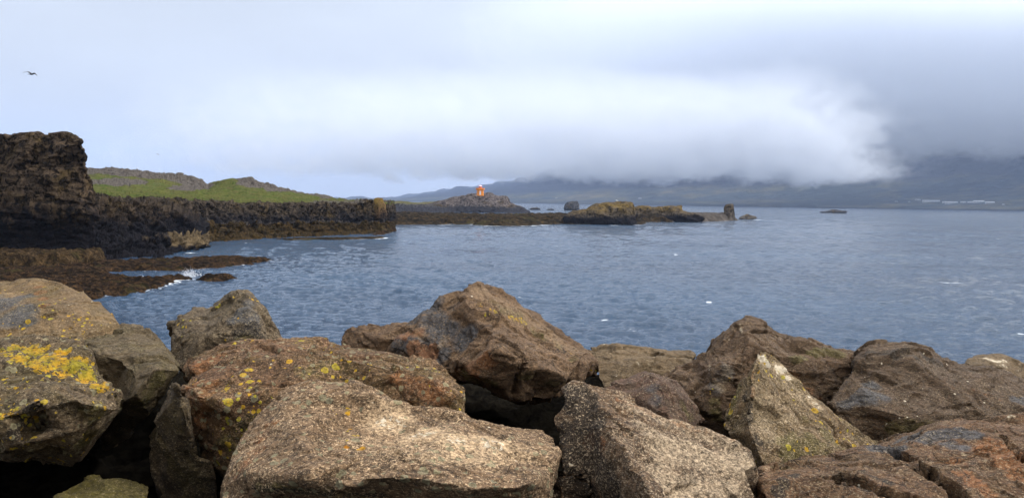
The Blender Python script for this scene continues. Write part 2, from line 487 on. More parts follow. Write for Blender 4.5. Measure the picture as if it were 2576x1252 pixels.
# ================================================================== THE SETTING: ground of the breakwater
def hf(name, x0, x1, y0, y1, res, fn, mat, cut=None, **kw):
    xs = np.arange(x0, x1 + res, res); ys = np.arange(y0, y1 + res, res)
    X, Y = np.meshgrid(xs, ys)
    Q = np.stack([X, Y, 0 * X], -1).reshape(-1, 3)
    Q[:, 2] = fn(Q)
    Fc = grid_faces(len(ys), len(xs))
    if cut is not None:
        keep = (Q[:, 2][Fc] > cut).any(1)
        Fc = Fc[keep]
        used = np.unique(Fc); re = -np.ones(len(Q), int); re[used] = np.arange(len(used))
        Q = Q[used]; Fc = re[Fc]
    o = mesh_obj(name, Q, Fc, mat)
    return o, Q

def simple_mat(name, A, B, scale=1.0, rough=0.9, bump=0.5, bd=0.05, detail=8):
    m, t, b = new_mat(name)
    v = coords(t)
    n1 = noise(t, v, scale, detail, 0.65, 0.3)
    L(t, mixc(t, mrange(t, n1, 0.38, 0.62), A, B), b.inputs['Base Color'])
    b.inputs['Roughness'].default_value = rough
    b.inputs['Specular IOR Level'].default_value = 0.2
    bp = N(t, 'ShaderNodeBump'); bp.inputs['Strength'].default_value = bump; bp.inputs['Distance'].default_value = bd
    L(t, n1, bp.inputs['Height']); L(t, bp.outputs[0], b.inputs['Normal'])
    return m

def ground_z(Q):
    z = 3.85 - sstep(9.0, 19.0, Q[:, 1]) * 6.0 - sstep(-3.0, -14.0, Q[:, 1]) * 3.0
    f, e = facets(Q * 1.6, 3)
    return z + 0.05 * f + 0.10 * ridged(Q * 1.3, 5, 0.6, seed=2) - 0.1
M_ground = simple_mat('gap_shade_rubble', (0.004, 0.0035, 0.003), (0.013, 0.011, 0.008), 9.0, bd=0.12)  # near-black base puts the shade of the gaps into the colour
M_ground.node_tree.nodes['Principled BSDF'].inputs['Specular IOR Level'].default_value = 0.0
g, _ = hf('ground', -26, 26, -14, 20, 0.07, ground_z, M_ground)
tag(g, kind='structure')

# ================================================================== WATER
def sea_mesh():
    na, nr = 1500, 1650
    a = np.concatenate([np.linspace(-80, -40, 90, endpoint=False), np.linspace(-40, 40, na - 180), np.linspace(40, 80, 91)[1:]])
    a = np.radians(a); na_ = len(a)
    r = 17.0 * (9000.0 / 17.0) ** np.linspace(0, 1, nr)
    r[0] = 4.0
    Rr, A = np.meshgrid(r, a, indexing='ij')
    X = Rr * np.sin(A); Y = Rr * np.cos(A)
    sp = np.gradient(r)[:, None] * np.ones_like(X)
    rs = np.random.RandomState(21)
    Z = np.zeros_like(X); DX = np.zeros_like(X); DY = np.zeros_like(X)
    wind = R(205)                                  # waves travel towards lower left of the view
    amp_mod = 0.75 + 0.5 * fbm(np.stack([X.ravel() / 22, Y.ravel() / 22, 0 * X.ravel()], 1), 2, seed=3).reshape(X.shape)
    for k in range(80):
        lam = 0.42 * (9.0 / 0.42) ** (k / 79.0) * rs.uniform(0.9, 1.1)
        th = wind + rs.normal(0, 0.6 if lam < 3 else 0.35)
        am = 0.0082 * lam * rs.uniform(0.5, 1.3) * (1.0 if lam < 1.1 else (1.1 / lam) ** 1.0)
        kk = 2 * math.pi / lam
        ph = rs.uniform(0, 6.28)
        fade = np.clip((lam / sp - 2.0) / 1.6, 0, 1)
        arg = kk * (X * math.sin(th) + Y * math.cos(th)) + ph
        Z += am * fade * np.cos(arg); q = 0.6 * am * fade
        DX -= q * math.sin(th) * np.sin(arg); DY -= q * math.cos(th) * np.sin(arg)
    Z *= amp_mod; DX *= amp_mod; DY *= amp_mod
    rough = Z.copy()
    Q = np.stack([X + DX, Y + DY, Z], -1).reshape(-1, 3)
    return Q, grid_faces(nr, na_), Rr.ravel()
Q, Fc, RR = sea_mesh()
m, t, b = new_mat('sea_water')
v = coords(t)
vst = coords(t, scale=(1, 1, 1), rot=(0, 0, R(25)))
cd = N(t, 'ShaderNodeCameraData')
geo = N(t, 'ShaderNodeNewGeometry')
big = noise(t, coords(t, scale=(0.012, 0.03, 1)), 1.0, 5, 0.6)
b.inputs['Base Color'].default_value = (0.012, 0.035, 0.055, 1)
L(t, mixc(t, mrange(t, big, 0.4, 0.6), (0.009, 0.034, 0.074), (0.015, 0.052, 0.105)), b.inputs['Base Color'])
b.inputs['Roughness'].default_value = 0.06
b.inputs['IOR'].default_value = 1.33
n1 = noise(t, coords(t, scale=(1.0, 1.8, 1), rot=(0, 0, R(25))), 4.2, 7, 0.68, 0.8)
n2 = noise(t, coords(t, scale=(0.25, 0.5, 1), rot=(0, 0, R(20))), 1.0, 6, 0.62, 0.3)
h = math_(t, 'ADD', math_(t, 'MULTIPLY', n1, 0.62), math_(t, 'MULTIPLY', n2, 0.6))
bp = N(t, 'ShaderNodeBump'); bp.inputs['Strength'].default_value = 0.55; bp.inputs['Distance'].default_value = 1.0
L(t, h, bp.inputs['Height']); L(t, bp.outputs[0], b.inputs['Normal'])
fr, fg, fb = attr_rgb(t, 'foam')
fn = noise(t, coords(t, scale=(1, 1.6, 1)), 3.2, 7, 0.7)
fm = math_(t, 'MULTIPLY', mrange(t, math_(t, 'ADD', fr, math_(t, 'MULTIPLY', math_(t, 'SUBTRACT', fn, 0.5), 2.4)), 0.60, 0.95), mrange(t, fr, 0.02, 0.2))
foam = N(t, 'ShaderNodeBsdfDiffuse'); foam.inputs['Color'].default_value = (0.75, 0.78, 0.80, 1)
ms = N(t, 'ShaderNodeMixShader'); L(t, fm, ms.inputs[0]); L(t, b.outputs[0], ms.inputs[1]); L(t, foam.outputs[0], ms.inputs[2])
L(t, ms.outputs[0], t.nodes['Material Output'].inputs['Surface'])
M_sea = m
sea = mesh_obj('sea', Q, Fc, M_sea, origin=None)
tag(sea, kind='structure')
# foam: whitecaps on the sharpest crests here and there, and a wash along the reefs
fo = np.zeros(len(Q))
capn = fbm(Q * 0.09, 2, seed=12)
zr_ = Q[(RR > 30) & (RR < 160), 2]; q1, q2 = np.quantile(zr_, 0.9955), np.quantile(zr_, 0.9995)
fo = np.maximum(fo, sstep(q1, q2, Q[:, 2]) * sstep(0.10, 0.35, capn) * 0.85)
FOAM_Q = Q

# ================================================================== TERRAIN
def interp_row(row, xs):
    xr = [p[0] for p in row]
    return np.interp(xs, xr, [p[1] for p in row]), np.interp(xs, xr, [p[2] for p in row])
def loft(name, rows, sub, xs, mat, disp, side=None, blobs=()):
    """rows: lists of measured (x, y, distance) from back/top to the waterline; every row becomes a line of real points"""
    L_ = []
    msk = []
    for r in rows:
        y, d = interp_row(r['p'], xs)
        wob = r.get('w', 0)
        if wob:
            nn = fbm(np.stack([xs * r.get('f', .03), 0 * xs, 0 * xs], 1), 4, seed=r.get('s', 1))
            y = y + wob * nn
        L_.append(P(xs, y, d)); msk.append(np.tile(np.array(r['m'], float), (len(xs), 1)))
    G = []; M_ = []
    for i in range(len(rows) - 1):
        k = sub[i]
        for q in range(k):
            tt = q / k
            G.append(L_[i] * (1 - tt) + L_[i + 1] * tt)
            M_.append(msk[i] if r is None else (msk[i + 1] if rows[i + 1].get('hard') else msk[i] * (1 - tt) + msk[i + 1] * tt))
    G.append(L_[-1]); M_.append(msk[-1])
    G = np.array(G); M_ = np.array(M_)
    if side:                                       # wrap the right-hand end backwards so the land has a flank
        n_s, back, shift = side
        e = G[:, -1]; em = M_[:, -1]
        ext = []; 
        for q in range(1, n_s + 1):
            tt = q / n_s
            dirv = e - EYEV; dirv = dirv / np.linalg.norm(dirv, axis=1)[:, None]; dirv[:, 2] = 0
            ext.append(e + dirv * back * tt + np.array([shift * tt, 0, 0]))
        G = np.concatenate([G, np.stack(ext, 1)], 1); M_ = np.concatenate([M_, np.repeat(em[:, None], n_s, 1)], 1)
    n = grid_normals(G)
    if n[..., 1].mean() > 0: n = -n
    flat = G.reshape(-1, 3); nn = n.reshape(-1, 3); mm = M_.reshape(-1, 3)
    bx, by, _d = proj(flat)
    for (x_, y_, rx_, ry_, vec, st) in blobs:
        wq = st * sstep(1.2, 0.7, np.hypot((bx - x_) / rx_, (by - y_) / ry_))[:, None]
        mm = mm * (1 - wq) + np.array(vec, float) * wq
    flat = flat + disp(flat, nn, mm)
    Fc = grid_faces(G.shape[0], G.shape[1])
    o = mesh_obj(name, flat, Fc, mat)
    add_attr(o, 'mask', mm)
    tag(o, kind='structure')
    return o

def land_mat(name, grass=((0.075, 0.085, 0.016), (0.115, 0.105, 0.03)), cliffA=(0.075, 0.055, 0.038), cliffB=(0.12, 0.088, 0.062),
             outA=(0.13, 0.115, 0.105), outB=(0.19, 0.165, 0.15), weedA=(0.030, 0.022, 0.010), weedB=(0.10, 0.060, 0.022),
             tide=2.4, s=1.0, seed=0, bd=0.5, tidecol=(0.010, 0.010, 0.013), lichen=0.0, grassnoise=0.25):
    """s = features per metre; mask R grass, G pale outcrop, B weed; black lichen band below the `tide` height"""
    m, t, b = new_mat(name)
    v = coords(t, off=(seed * 5, seed * 3, seed))
    vs = coords(t, scale=(1, 1, 0.6), off=(seed * 5, seed * 3, seed), rot=(0.25, 0.1, 0))
    gmask, omask, wmask = attr_rgb(t, 'mask')
    n1 = noise(t, v, 0.22 * s, 5, 0.6)
    n2 = noise(t, vs, 1.1 * s, 9, 0.7, 0.4)
    n3 = noise(t, v, 4.0 * s, 6, 0.7)
    dst = N(t, 'ShaderNodeVectorMath', operation='ADD'); L(t, vs, dst.inputs[0])
    nc = N(t, 'ShaderNodeTexNoise'); nc.inputs['Scale'].default_value = 0.9 * s; nc.inputs['Detail'].default_value = 5; L(t, vs, nc.inputs['Vector'])
    sc = N(t, 'ShaderNodeVectorMath', operation='SCALE'); sc.inputs['Scale'].default_value = 1.1 / s; L(t, nc.outputs['Color'], sc.inputs[0]); L(t, sc.outputs[0], dst.inputs[1])
    vo = N(t, 'ShaderNodeTexVoronoi', feature='DISTANCE_TO_EDGE'); vo.inputs['Scale'].default_value = 0.9 * s; L(t, dst.outputs[0], vo.inputs['Vector'])
    vo2 = N(t, 'ShaderNodeTexVoronoi', feature='F1'); vo2.inputs['Scale'].default_value = 0.9 * s; L(t, dst.outputs[0], vo2.inputs['Vector'])
    cs = N(t, 'ShaderNodeSeparateColor'); L(t, vo2.outputs['Color'], cs.inputs[0])
    crack = math_(t, 'MULTIPLY', mrange(t, vo.outputs['Distance'], 0.0, 0.07, 1.0, 0.0), mrange(t, noise(t, v, 0.8 * s, 3), 0.42, 0.62, 0.0, 0.8))
    crev = mrange(t, noise(t, vs, 1.5 * s, 10, 0.72, 0.8), 0.51, 0.44)
    cl = mixc(t, mrange(t, n2, 0.38, 0.62), cliffA, cliffB)
    cl = mixc(t, math_(t, 'MULTIPLY', cs.outputs[0], 0.5), cl, mixc(t, n1, tuple(c * 0.5 for c in cliffA), tuple(c * 1.5 for c in cliffB)))
    cl = mixc(t, mrange(t, n1, 0.55, 0.68), cl, (0.075, 0.05, 0.02))
    cl = mixc(t, math_(t, 'MULTIPLY', crev, 0.9), cl, (0.006, 0.005, 0.004))
    if lichen:
        ln = noise(t, v, 0.7 * s, 6, 0.65)
        gz = N(t, 'ShaderNodeNewGeometry'); sz = N(t, 'ShaderNodeSeparateXYZ'); L(t, gz.outputs['Position'], sz.inputs[0])
        up = mrange(t, sz.outputs['Z'], tide + 0.2, tide + 2.2)
        cl = mixc(t, math_(t, 'MULTIPLY', math_(t, 'MULTIPLY', mrange(t, ln, 0.40, 0.58), up), lichen), cl, mixc(t, n3, (0.20, 0.10, 0.015), (0.20, 0.16, 0.05)))
    # black band of the splash zone
    g0 = N(t, 'ShaderNodeNewGeometry'); s0 = N(t, 'ShaderNodeSeparateXYZ'); L(t, g0.outputs['Position'], s0.inputs[0])
    zz = math_(t, 'ADD', s0.outputs['Z'], math_(t, 'MULTIPLY', math_(t, 'SUBTRACT', math_(t, 'ADD', math_(t, 'MULTIPLY', n2, 0.6), math_(t, 'MULTIPLY', n1, 0.4)), 0.5), tide * 2.0))
    cl = mixc(t, mrange(t, zz, tide * 1.15, tide * 0.75, 0.0, 0.93), cl, tidecol)
    ou = mixc(t, mrange(t, n2, 0.38, 0.62), outA, outB)
    ou = mixc(t, math_(t, 'MULTIPLY', crack, 0.75), ou, (0.02, 0.018, 0.016))
    cl = mixc(t, math_(t, 'MULTIPLY', crack, 0.7), cl, (0.006, 0.005, 0.004))
    we = mixc(t, mrange(t, n3, 0.40, 0.62), weedA, weedB)
    we = mixc(t, mrange(t, n2, 0.44, 0.58), mixc(t, n3, (0.008, 0.006, 0.004), weedA), we)
    we = mixc(t, math_(t, 'MULTIPLY', mrange(t, noise(t, v, 0.35 * s, 4), 0.58, 0.70), 0.4), we, (0.06, 0.055, 0.016))
    gr = mixc(t, mrange(t, n1, 0.36, 0.62), grass[0], grass[1])
    gr = mixc(t, mrange(t, noise(t, coords(t, scale=(1, 1, 3)), 0.9 * s, 6, 0.7), 0.50, 0.40, 0.0, 0.7), gr, (0.10, 0.085, 0.035))
    gr = mixc(t, mrange(t, noise(t, coords(t, scale=(1, 1, 2), off=(9, 2, 4)), 0.28 * s, 7, 0.72, 0.8), 0.50, 0.62, 0.0, 0.75), gr, (0.115, 0.088, 0.035))
    gr = mixc(t, mrange(t, noise(t, coords(t, scale=(1, 1, 2), off=(3, 7, 1)), 0.6 * s, 6, 0.72, 0.6), 0.44, 0.36, 0.0, 0.8), gr, tuple(c * 0.42 for c in grass[0]))
    gr = mixc(t, mrange(t, n3, 0.58, 0.38, 0.0, 0.7), gr, tuple(c * 0.40 for c in grass[0]))
    gr = mixc(t, mrange(t, n2, 0.64, 0.72, 0.0, 0.8), gr, outB)
    e = math_(t, 'MULTIPLY', math_(t, 'SUBTRACT', n2, 0.5), grassnoise * 4)
    col = mixc(t, mrange(t, math_(t, 'ADD', omask, math_(t, 'MULTIPLY', e, 0.5)), 0.42, 0.58), cl, ou)
    col = mixc(t, mrange(t, math_(t, 'ADD', wmask, math_(t, 'MULTIPLY', e, 0.5)), 0.42, 0.58), col, we)
    gm = mrange(t, math_(t, 'ADD', gmask, math_(t, 'MULTIPLY', e, 0.6)), 0.42, 0.56)
    col = mixc(t, gm, col, gr)
    L(t, col, b.inputs['Base Color'])
    b.inputs['Roughness'].default_value = 0.95; b.inputs['Specular IOR Level'].default_value = 0.04
    hh = math_(t, 'ADD', math_(t, 'MULTIPLY', n2, 1.0), math_(t, 'MULTIPLY', n3, 0.3))
    hh = math_(t, 'SUBTRACT', hh, math_(t, 'MULTIPLY', crack, 0.25))
    hh = math_(t, 'SUBTRACT', hh, math_(t, 'MULTIPLY', crev, 0.3))
    bp = N(t, 'ShaderNodeBump'); bp.inputs['Strength'].default_value = 0.8; bp.inputs['Distance'].default_value = bd
    L(t, math_(t, 'MULTIPLY', hh, math_(t, 'SUBTRACT', 1.0, math_(t, 'MULTIPLY', gm, 0.15))), bp.inputs['Height']); L(t, bp.outputs[0], b.inputs['Normal'])
    return m

def rocky_disp(bs, amp_cliff, amp_grass, seed, strat=(1, 1, 1)):
    """bs = size in metres of the coarse blocks"""
    def f(Q, n, mm):
        q = Q / bs * np.array(strat)
        qw = q + 0.3 * np.stack([fbm(q, 3, seed=seed + 1), fbm(q, 3, seed=seed + 2), fbm(q, 3, seed=seed + 3)], 1)
        f1, e1 = facets(qw, seed); f2, e2 = facets(qw * 2.3, seed + 4); f3, e3 = facets(qw * 5.0, seed + 6)
        dc = 0.45 * f1 + 0.28 * f2 + 0.14 * f3 - 0.30 * np.exp(-(e1 / 0.08) ** 2) - 0.15 * np.exp(-(e2 / 0.08) ** 2) + 0.3 * fbm(q * 0.4, 3, seed=seed)
        dg = fbm(q * 0.35, 5, 0.55, seed=seed + 8) + 0.5 * fbm(q * 1.5, 3, seed=seed + 9)
        gm = np.clip(mm[:, 0], 0, 1)
        out = n * (dc * amp_cliff * (1 - gm))[:, None]
        out[:, 2] += dg * amp_grass * gm
        return out
    return f

# --- headland with its grassy hill, cliff, ledge and weed apron
GR, CLf, OUT, WD = (1, 0, 0), (0, 0, 0), (0, 1, 0), (0, 0, 1)
xs = np.arange(150, 982, 1.7)
M_head = land_mat('headland_rock_and_grass', s=1.0, seed=1, tide=3.5, bd=0.35, grass=((0.062, 0.088, 0.012), (0.115, 0.115, 0.026)), outA=(0.070, 0.058, 0.048), outB=(0.13, 0.11, 0.092), cliffA=(0.032, 0.025, 0.018), cliffB=(0.082, 0.062, 0.045))
rows = [
 dict(p=[(150,560,330),(980,520,200)], m=GR),
 dict(p=[(150,430,225),(300,428,225),(520,462,225),(740,489,235),(880,503,220),(982,506,165)], m=GR),
 dict(p=[(150,424,200),(215,421,200),(245,424,200),(300,421,200),(330,428,200),(400,432,200),(450,436,200),(490,443,200),(510,452,200),(521,462,200),(545,457,200),(580,450,200),(630,445,200),(650,455,200),(690,464,205),(730,478,208),(770,487,210),(820,492,208),(845,499,205),(880,502,195),(945,505,165),(982,506,158)], m=(.3,.8,0), w=1.5, f=.08, s=3),
 dict(p=[(150,440,192),(245,436,192),(330,440,192),(380,446,192),(440,458,192),(500,470,192),(521,472,192),(545,461,195),(580,453,195),(610,458,195),(640,466,195),(690,475,197),(730,483,200),(770,489,200),(845,501,195),(880,504,185),(945,506,160),(982,509,155)], m=(.4,.62,0), w=2, f=.06, s=4),
 dict(p=[(150,446,185),(245,442,185),(330,447,185),(440,466,185),(521,478,186),(600,464,187),(700,482,190),(770,492,190),(880,505,180),(945,507,158),(982,510,154)], m=(.95,.1,0)),
 dict(p=[(150,475,150),(250,470,150),(350,474,152),(460,478,155),(520,485,158),(620,480,160),(720,495,165),(820,504,165),(900,508,160),(950,508,153),(982,512,152)], m=GR),
 dict(p=[(150,494,90),(246,494,90),(330,500,100),(420,502,108),(500,503,112),(556,509,120),(640,510,126),(700,511,132),(794,512,138),(860,510,146),(920,507,150),(950,509,150.5),(982,513,150.5)], m=(.62,.2,0), w=1.5, f=.05, s=5),
 dict(p=[(150,500,84),(246,499,84),(330,504,95),(420,506,103),(500,507,108),(556,513,116),(640,514,122),(700,515,128),(794,515,134),(860,515,142),(920,509,146),(935,503,148),(948,507,149),(965,512,149),(976,530,149.3),(982,545,149.6)], m=CLf, w=2, f=.05, s=6, hard=True),
 dict(p=[(150,560,83),(330,556,93),(500,557,107),(640,557,121),(794,557,133),(920,557,145),(982,557,148.5)], m=CLf),
 dict(p=[(150,562,80),(330,560,91),(500,560,105.5),(640,560,119.5),(794,560,131.5),(920,559,143.5),(982,559,147.5)], m=(0,.46,0), hard=True),
 dict(p=[(150,585,79.5),(500,584,104.5),(640,583,118.5),(794,582,130.5),(920,579,142.5),(982,574,146.7)], m=WD, hard=True),
 dict(p=[(150,608,78),(500,606,102.5),(560,604,108.5),(640,601,114),(700,600,119),(794,596,125.5),(860,593,131),(930,589,138),(982,582,145)], m=WD, w=1.5, f=.06, s=9),
 dict(p=[(150,640,77),(500,640,100),(640,635,112),(794,625,124),(982,600,143)], m=WD),
]
o = loft('headland', rows, [4, 5, 14, 6, 16, 26, 12, 40, 5, 22, 16, 5], xs, M_head, rocky_disp(2.4, 0.75, 0.55, 2, (1, 1, 1.2)), side=(12, 22, 1.0),
  blobs=[(300,458,80,10,(0,1,0),.9),(470,474,55,8,(0,1,0),.9),(505,466,25,12,(0,1,0),.9),(400,440,120,9,(0,1,0),.8),(560,456,38,7,(1,0,0),.9),(650,463,60,10,(.1,1,0),.9),(700,476,40,8,(.1,1,0),.8),(820,497,20,4,(.2,.9,0),.7),(820,508,50,4,(.3,.8,0),.7),(890,509,30,3,(.3,.8,0),.7)])
# stub of rock with orange lichen at the end of the headland
M_orange = land_mat('orange_lichen_rock', s=2.2, seed=4, tide=3.6, bd=0.2, lichen=1.0, cliffA=(0.12, 0.075, 0.04), cliffB=(0.20, 0.12, 0.06))
def lump(name, d, outline, inner, mat, T, fs, seed, label=None, cat=None, group=None, kind=None, parent=None, amp=1.0, vox=None, smooth=2, strata=None, chisel=0):
    o = solid_rock(name, d=d, outline=outline, inner=inner, T=T, mat=mat, vox=vox or d * 0.0016, smooth=smooth, amp=amp, fs=fs, seed=seed, parent=parent, strata=strata, chisel=chisel)
    if label: tag(o, label, cat, group, kind)
    elif kind: tag(o, kind=kind)
    return o
lump('rock_stub', 147.5, [(936,518,.3),(940,503,.5),(941,499,.6),(947,497,.6),(958,497,.5),(964,499,.4),(965,508,.2),(970,514,0),(972,530,-.2),(974,556,-.6),(950,559,-.8),(925,557,-.3),(930,535,0)], [(952,512,-.5),(955,530,-.8),(948,545,-1.0)], M_orange, 3.0, 0.9, 31,
     label='stub of rock with orange lichen standing on the outer end of the headland', cat='rock')

# --- near cliff under the headland and its tan toothed ledge
xs = np.arange(-420, 516, 1.9)
M_near = land_mat('near_cliff_rock', s=1.4, seed=6, tide=4.0, bd=0.25, cliffA=(0.026, 0.019, 0.013), cliffB=(0.072, 0.051, 0.034), outA=(0.085, 0.060, 0.032), outB=(0.16, 0.115, 0.065), tidecol=(0.009, 0.009, 0.012))
rows = [
 dict(p=[(-420,540,100),(516,540,112)], m=CLf),
 dict(p=[(-420,470,88),(0,480,88),(246,502,92),(330,506,97),(450,510,106),(500,530,104),(516,560,104)], m=CLf),
 dict(p=[(-420,480,80),(0,490,80),(235,498,79),(330,508,85),(400,520,90),(450,540,93),(490,560,97),(516,577,99)], m=CLf, w=4, f=.04, s=2),
 dict(p=[(-420,590,72),(0,600,73),(235,590,76),(330,588,82),(400,588,86),(450,582,91),(490,578,95),(516,580,98)], m=CLf),
 dict(p=[(-420,620,70),(0,620,70.5),(235,608,74),(330,600,80),(400,594,84),(450,590,88),(500,585,93),(516,588,95)], m=(0,.2,0), w=3, f=.07, s=8),
 dict(p=[(-420,628,69),(0,628,69.5),(200,612,73),(235,612,73),(330,604,79),(400,598,83),(450,594,87),(500,588,92),(516,592,94)], m=(0,.75,0), w=3, f=.07, s=8, hard=True),
 dict(p=[(-420,650,68.3),(0,650,69),(235,640,72.5),(330,628,78),(400,622,82),(450,620,86),(500,618,91),(516,618,93)], m=(0,.55,0)),
 dict(p=[(-420,668,67.5),(0,664,68.5),(235,662,71),(330,655,75),(400,650,78),(450,640,84),(500,633,90),(516,631,92)], m=CLf),
 dict(p=[(-420,700,66),(0,700,66),(235,700,68),(400,690,76),(516,665,90)], m=CLf),
]
o = loft('sea_cliff', rows, [5, 5, 48, 14, 3, 16, 16, 5], xs, M_near, rocky_disp(1.7, 0.8, 0.3, 5, (1, 1, 1.0)), side=(10, 12, 0.6),
  blobs=[(250,630,130,60,(0,0,0),1),(-100,640,300,60,(0,.1,0),.8),(400,605,30,40,(0,.3,0),.7)])

# --- high block at the left edge
M_block = land_mat('tall_cliff_rock', s=1.2, seed=8, tide=5.0, bd=0.3, cliffA=(0.028, 0.020, 0.013), cliffB=(0.105, 0.072, 0.046), tidecol=(0.009, 0.009, 0.012))
lump('cliff_block', 70.0, [(-420,345,3),(-60,344,3),(0,341,2.8),(25,343,2.6),(50,337,2.5),(80,334,2.4),(95,330,2.4),(110,338,2.4),(150,335,2.4),(165,331,2.3),(180,334,2.2),(195,343,2),(208,349,1.6),(207,362,1.2),(211,380,1),(213,395,1),(208,408,1.5),(213,425,2),(225,440,2.2),(232,470,2.2),(240,495,2.2),(244,530,2.2),(240,580,1.8),(236,625,1.2),(236,665,.6),(0,690,-.4),(-420,700,-.5)],
     [(150,370,0.6),(60,385,.5),(-60,380,.3),(190,405,2.2),(100,410,2.4),(0,395,2.2),(205,430,1.4),(110,430,.5),(20,430,.2),(-80,440,.2),(200,520,.3),(80,520,-.4),(-40,520,-.4),(100,600,.6),(0,600,.4),(200,600,1.0),(100,650,.2),(-100,650,.0)], M_block, 9.0, 0.42, 33,
     kind='structure', amp=1.7, vox=0.10, strata=(.7, .7, 1.9), smooth=1)

# --- weed-covered reefs, height fields raised over outlines measured on the water
def poly_dist(X, Y, poly):
    inside = np.zeros(X.shape, bool); dmin = np.full(X.shape, 1e9)
    n = len(poly)
    for i in range(n):
        x1, y1 = poly[i]; x2, y2 = poly[(i + 1) % n]
        c = ((y1 > Y) != (y2 > Y)) & (X < (x2 - x1) * (Y - y1) / (y2 - y1 + 1e-12) + x1)
        inside ^= c
        tt = np.clip(((X - x1) * (x2 - x1) + (Y - y1) * (y2 - y1)) / ((x2 - x1) ** 2 + (y2 - y1) ** 2 + 1e-12), 0, 1)
        dmin = np.minimum(dmin, np.hypot(X - x1 - tt * (x2 - x1), Y - y1 - tt * (y2 - y1)))
    return np.where(inside, dmin, -dmin)
REEFS = []
def reef(name, px, h, edge, res, mat, seed, lumpy=0.25, ls=1.0, label=None, maskfn=None):
    W_ = W([p[0] for p in px], [p[1] for p in px])[:, :2]
    REEFS.append((W_, edge))
    x0, y0 = W_.min(0) - 2 * res; x1, y1 = W_.max(0) + 2 * res
    def fn(Q):
        wx = Q[:, 0] + edge * 0.8 * fbm(Q / (edge * 2.2), 4, 0.6, seed=seed); wy = Q[:, 1] + edge * 0.8 * fbm(Q / (edge * 2.2), 4, 0.6, seed=seed + 1)
        dd = poly_dist(wx, wy, W_)
        z = h * sstep(-0.6 * edge, edge * 1.6, dd) - 0.22 * sstep(0.2, -1.0, dd / edge) * 2 - 0.05
        Q2 = Q * ls
        z += lumpy * (0.5 * ridged(Q2 * 0.6, 4, 0.6, seed=seed + 3) + 0.2 * fbm(Q2 * 2.5, 3, seed=seed + 4)) * sstep(-0.5, 1.0, dd / edge)
        return z
    o, Q = hf(name, x0, x1, y0, y1, res, fn, mat, cut=-0.3)
    mk = np.tile(np.array([0.0, 0.0, 1.0]), (len(Q), 1))
    if maskfn is not None: mk = maskfn(Q, mk)
    add_attr(o, 'mask', mk)
    tag(o, kind='structure')
    return o
M_weed = land_mat('weedy_reef', s=1.5, seed=11, tide=-9, bd=0.35, weedA=(0.013, 0.009, 0.006), weedB=(0.095, 0.052, 0.024))
M_shelf = land_mat('golden_brown_shelf', s=1.3, seed=13, tide=-9, bd=0.3, weedA=(0.028, 0.018, 0.009), weedB=(0.115, 0.072, 0.034))
M_weed_far = land_mat('far_weedy_reef', s=0.35, seed=12, tide=-9, bd=0.9, weedA=(0.018, 0.014, 0.009), weedB=(0.085, 0.055, 0.025), outA=(0.06, 0.05, 0.04), outB=(0.12, 0.10, 0.085))
reef('reef_upper', [(-420,665),(0,668),(240,664),(330,658),(430,655),(520,652),(590,650),(640,652),(690,656),(640,662),(600,668),(540,675),(450,681),(380,682),(310,680),(200,690),(0,700),(-420,700)], 0.20, 0.9, 0.13, M_weed, 3, 0.32)
reef('reef_lower', [(-420,690),(0,690),(150,688),(250,686),(300,696),(340,706),(400,703),(450,700),(485,702),(440,712),(395,722),(340,735),(290,745),(240,750),(100,760),(-420,780)], 0.22, 0.8, 0.10, M_weed, 5, 0.36)
reef('rock_shelf', [(-420,655),(0,657),(120,656),(225,651),(262,655),(270,664),(200,672),(120,676),(0,679),(-420,684)], 0.95, 0.5, 0.12, M_shelf, 21, 0.45)
reef('reef_tip', [(500,703),(540,699),(600,700),(560,706),(520,708)], 0.22, 0.4, 0.10, M_weed, 8, 0.3)
reef('outer_ledge', [(700,602),(800,599),(880,599),(960,597),(975,599),(900,602),(780,604)], 0.15, 0.7, 0.3, M_weed_far, 9, 0.2)
reef('headland_tip', [(940,590),(975,577),(990,577),(998,581),(985,584),(950,592)], 0.5, 1.0, 0.2, M_weed, 9, 0.4)
reef('middle_reef', [(955,545),(1020,543),(1120,546),(1200,548),(1300,548),(1390,545),(1450,548),(1520,551),(1590,556),(1600,563),(1540,565),(1400,563),(1330,568),(1240,568),(1180,564),(1080,565),(990,564),(950,568)], 0.7, 4.0, 0.6, M_weed_far, 13, 1.5, 0.25)
reef('outer_reef', [(1560,553),(1650,549),(1740,550),(1830,551),(1850,554),(1800,557),(1700,558),(1600,559)], 1.5, 3.0, 0.6, M_weed_far, 15, 1.6, 0.3,
     maskfn=lambda Q, mk: np.where((proj(Q)[0] > 1690)[:, None], np.array([0, .8, 0.]), mk))

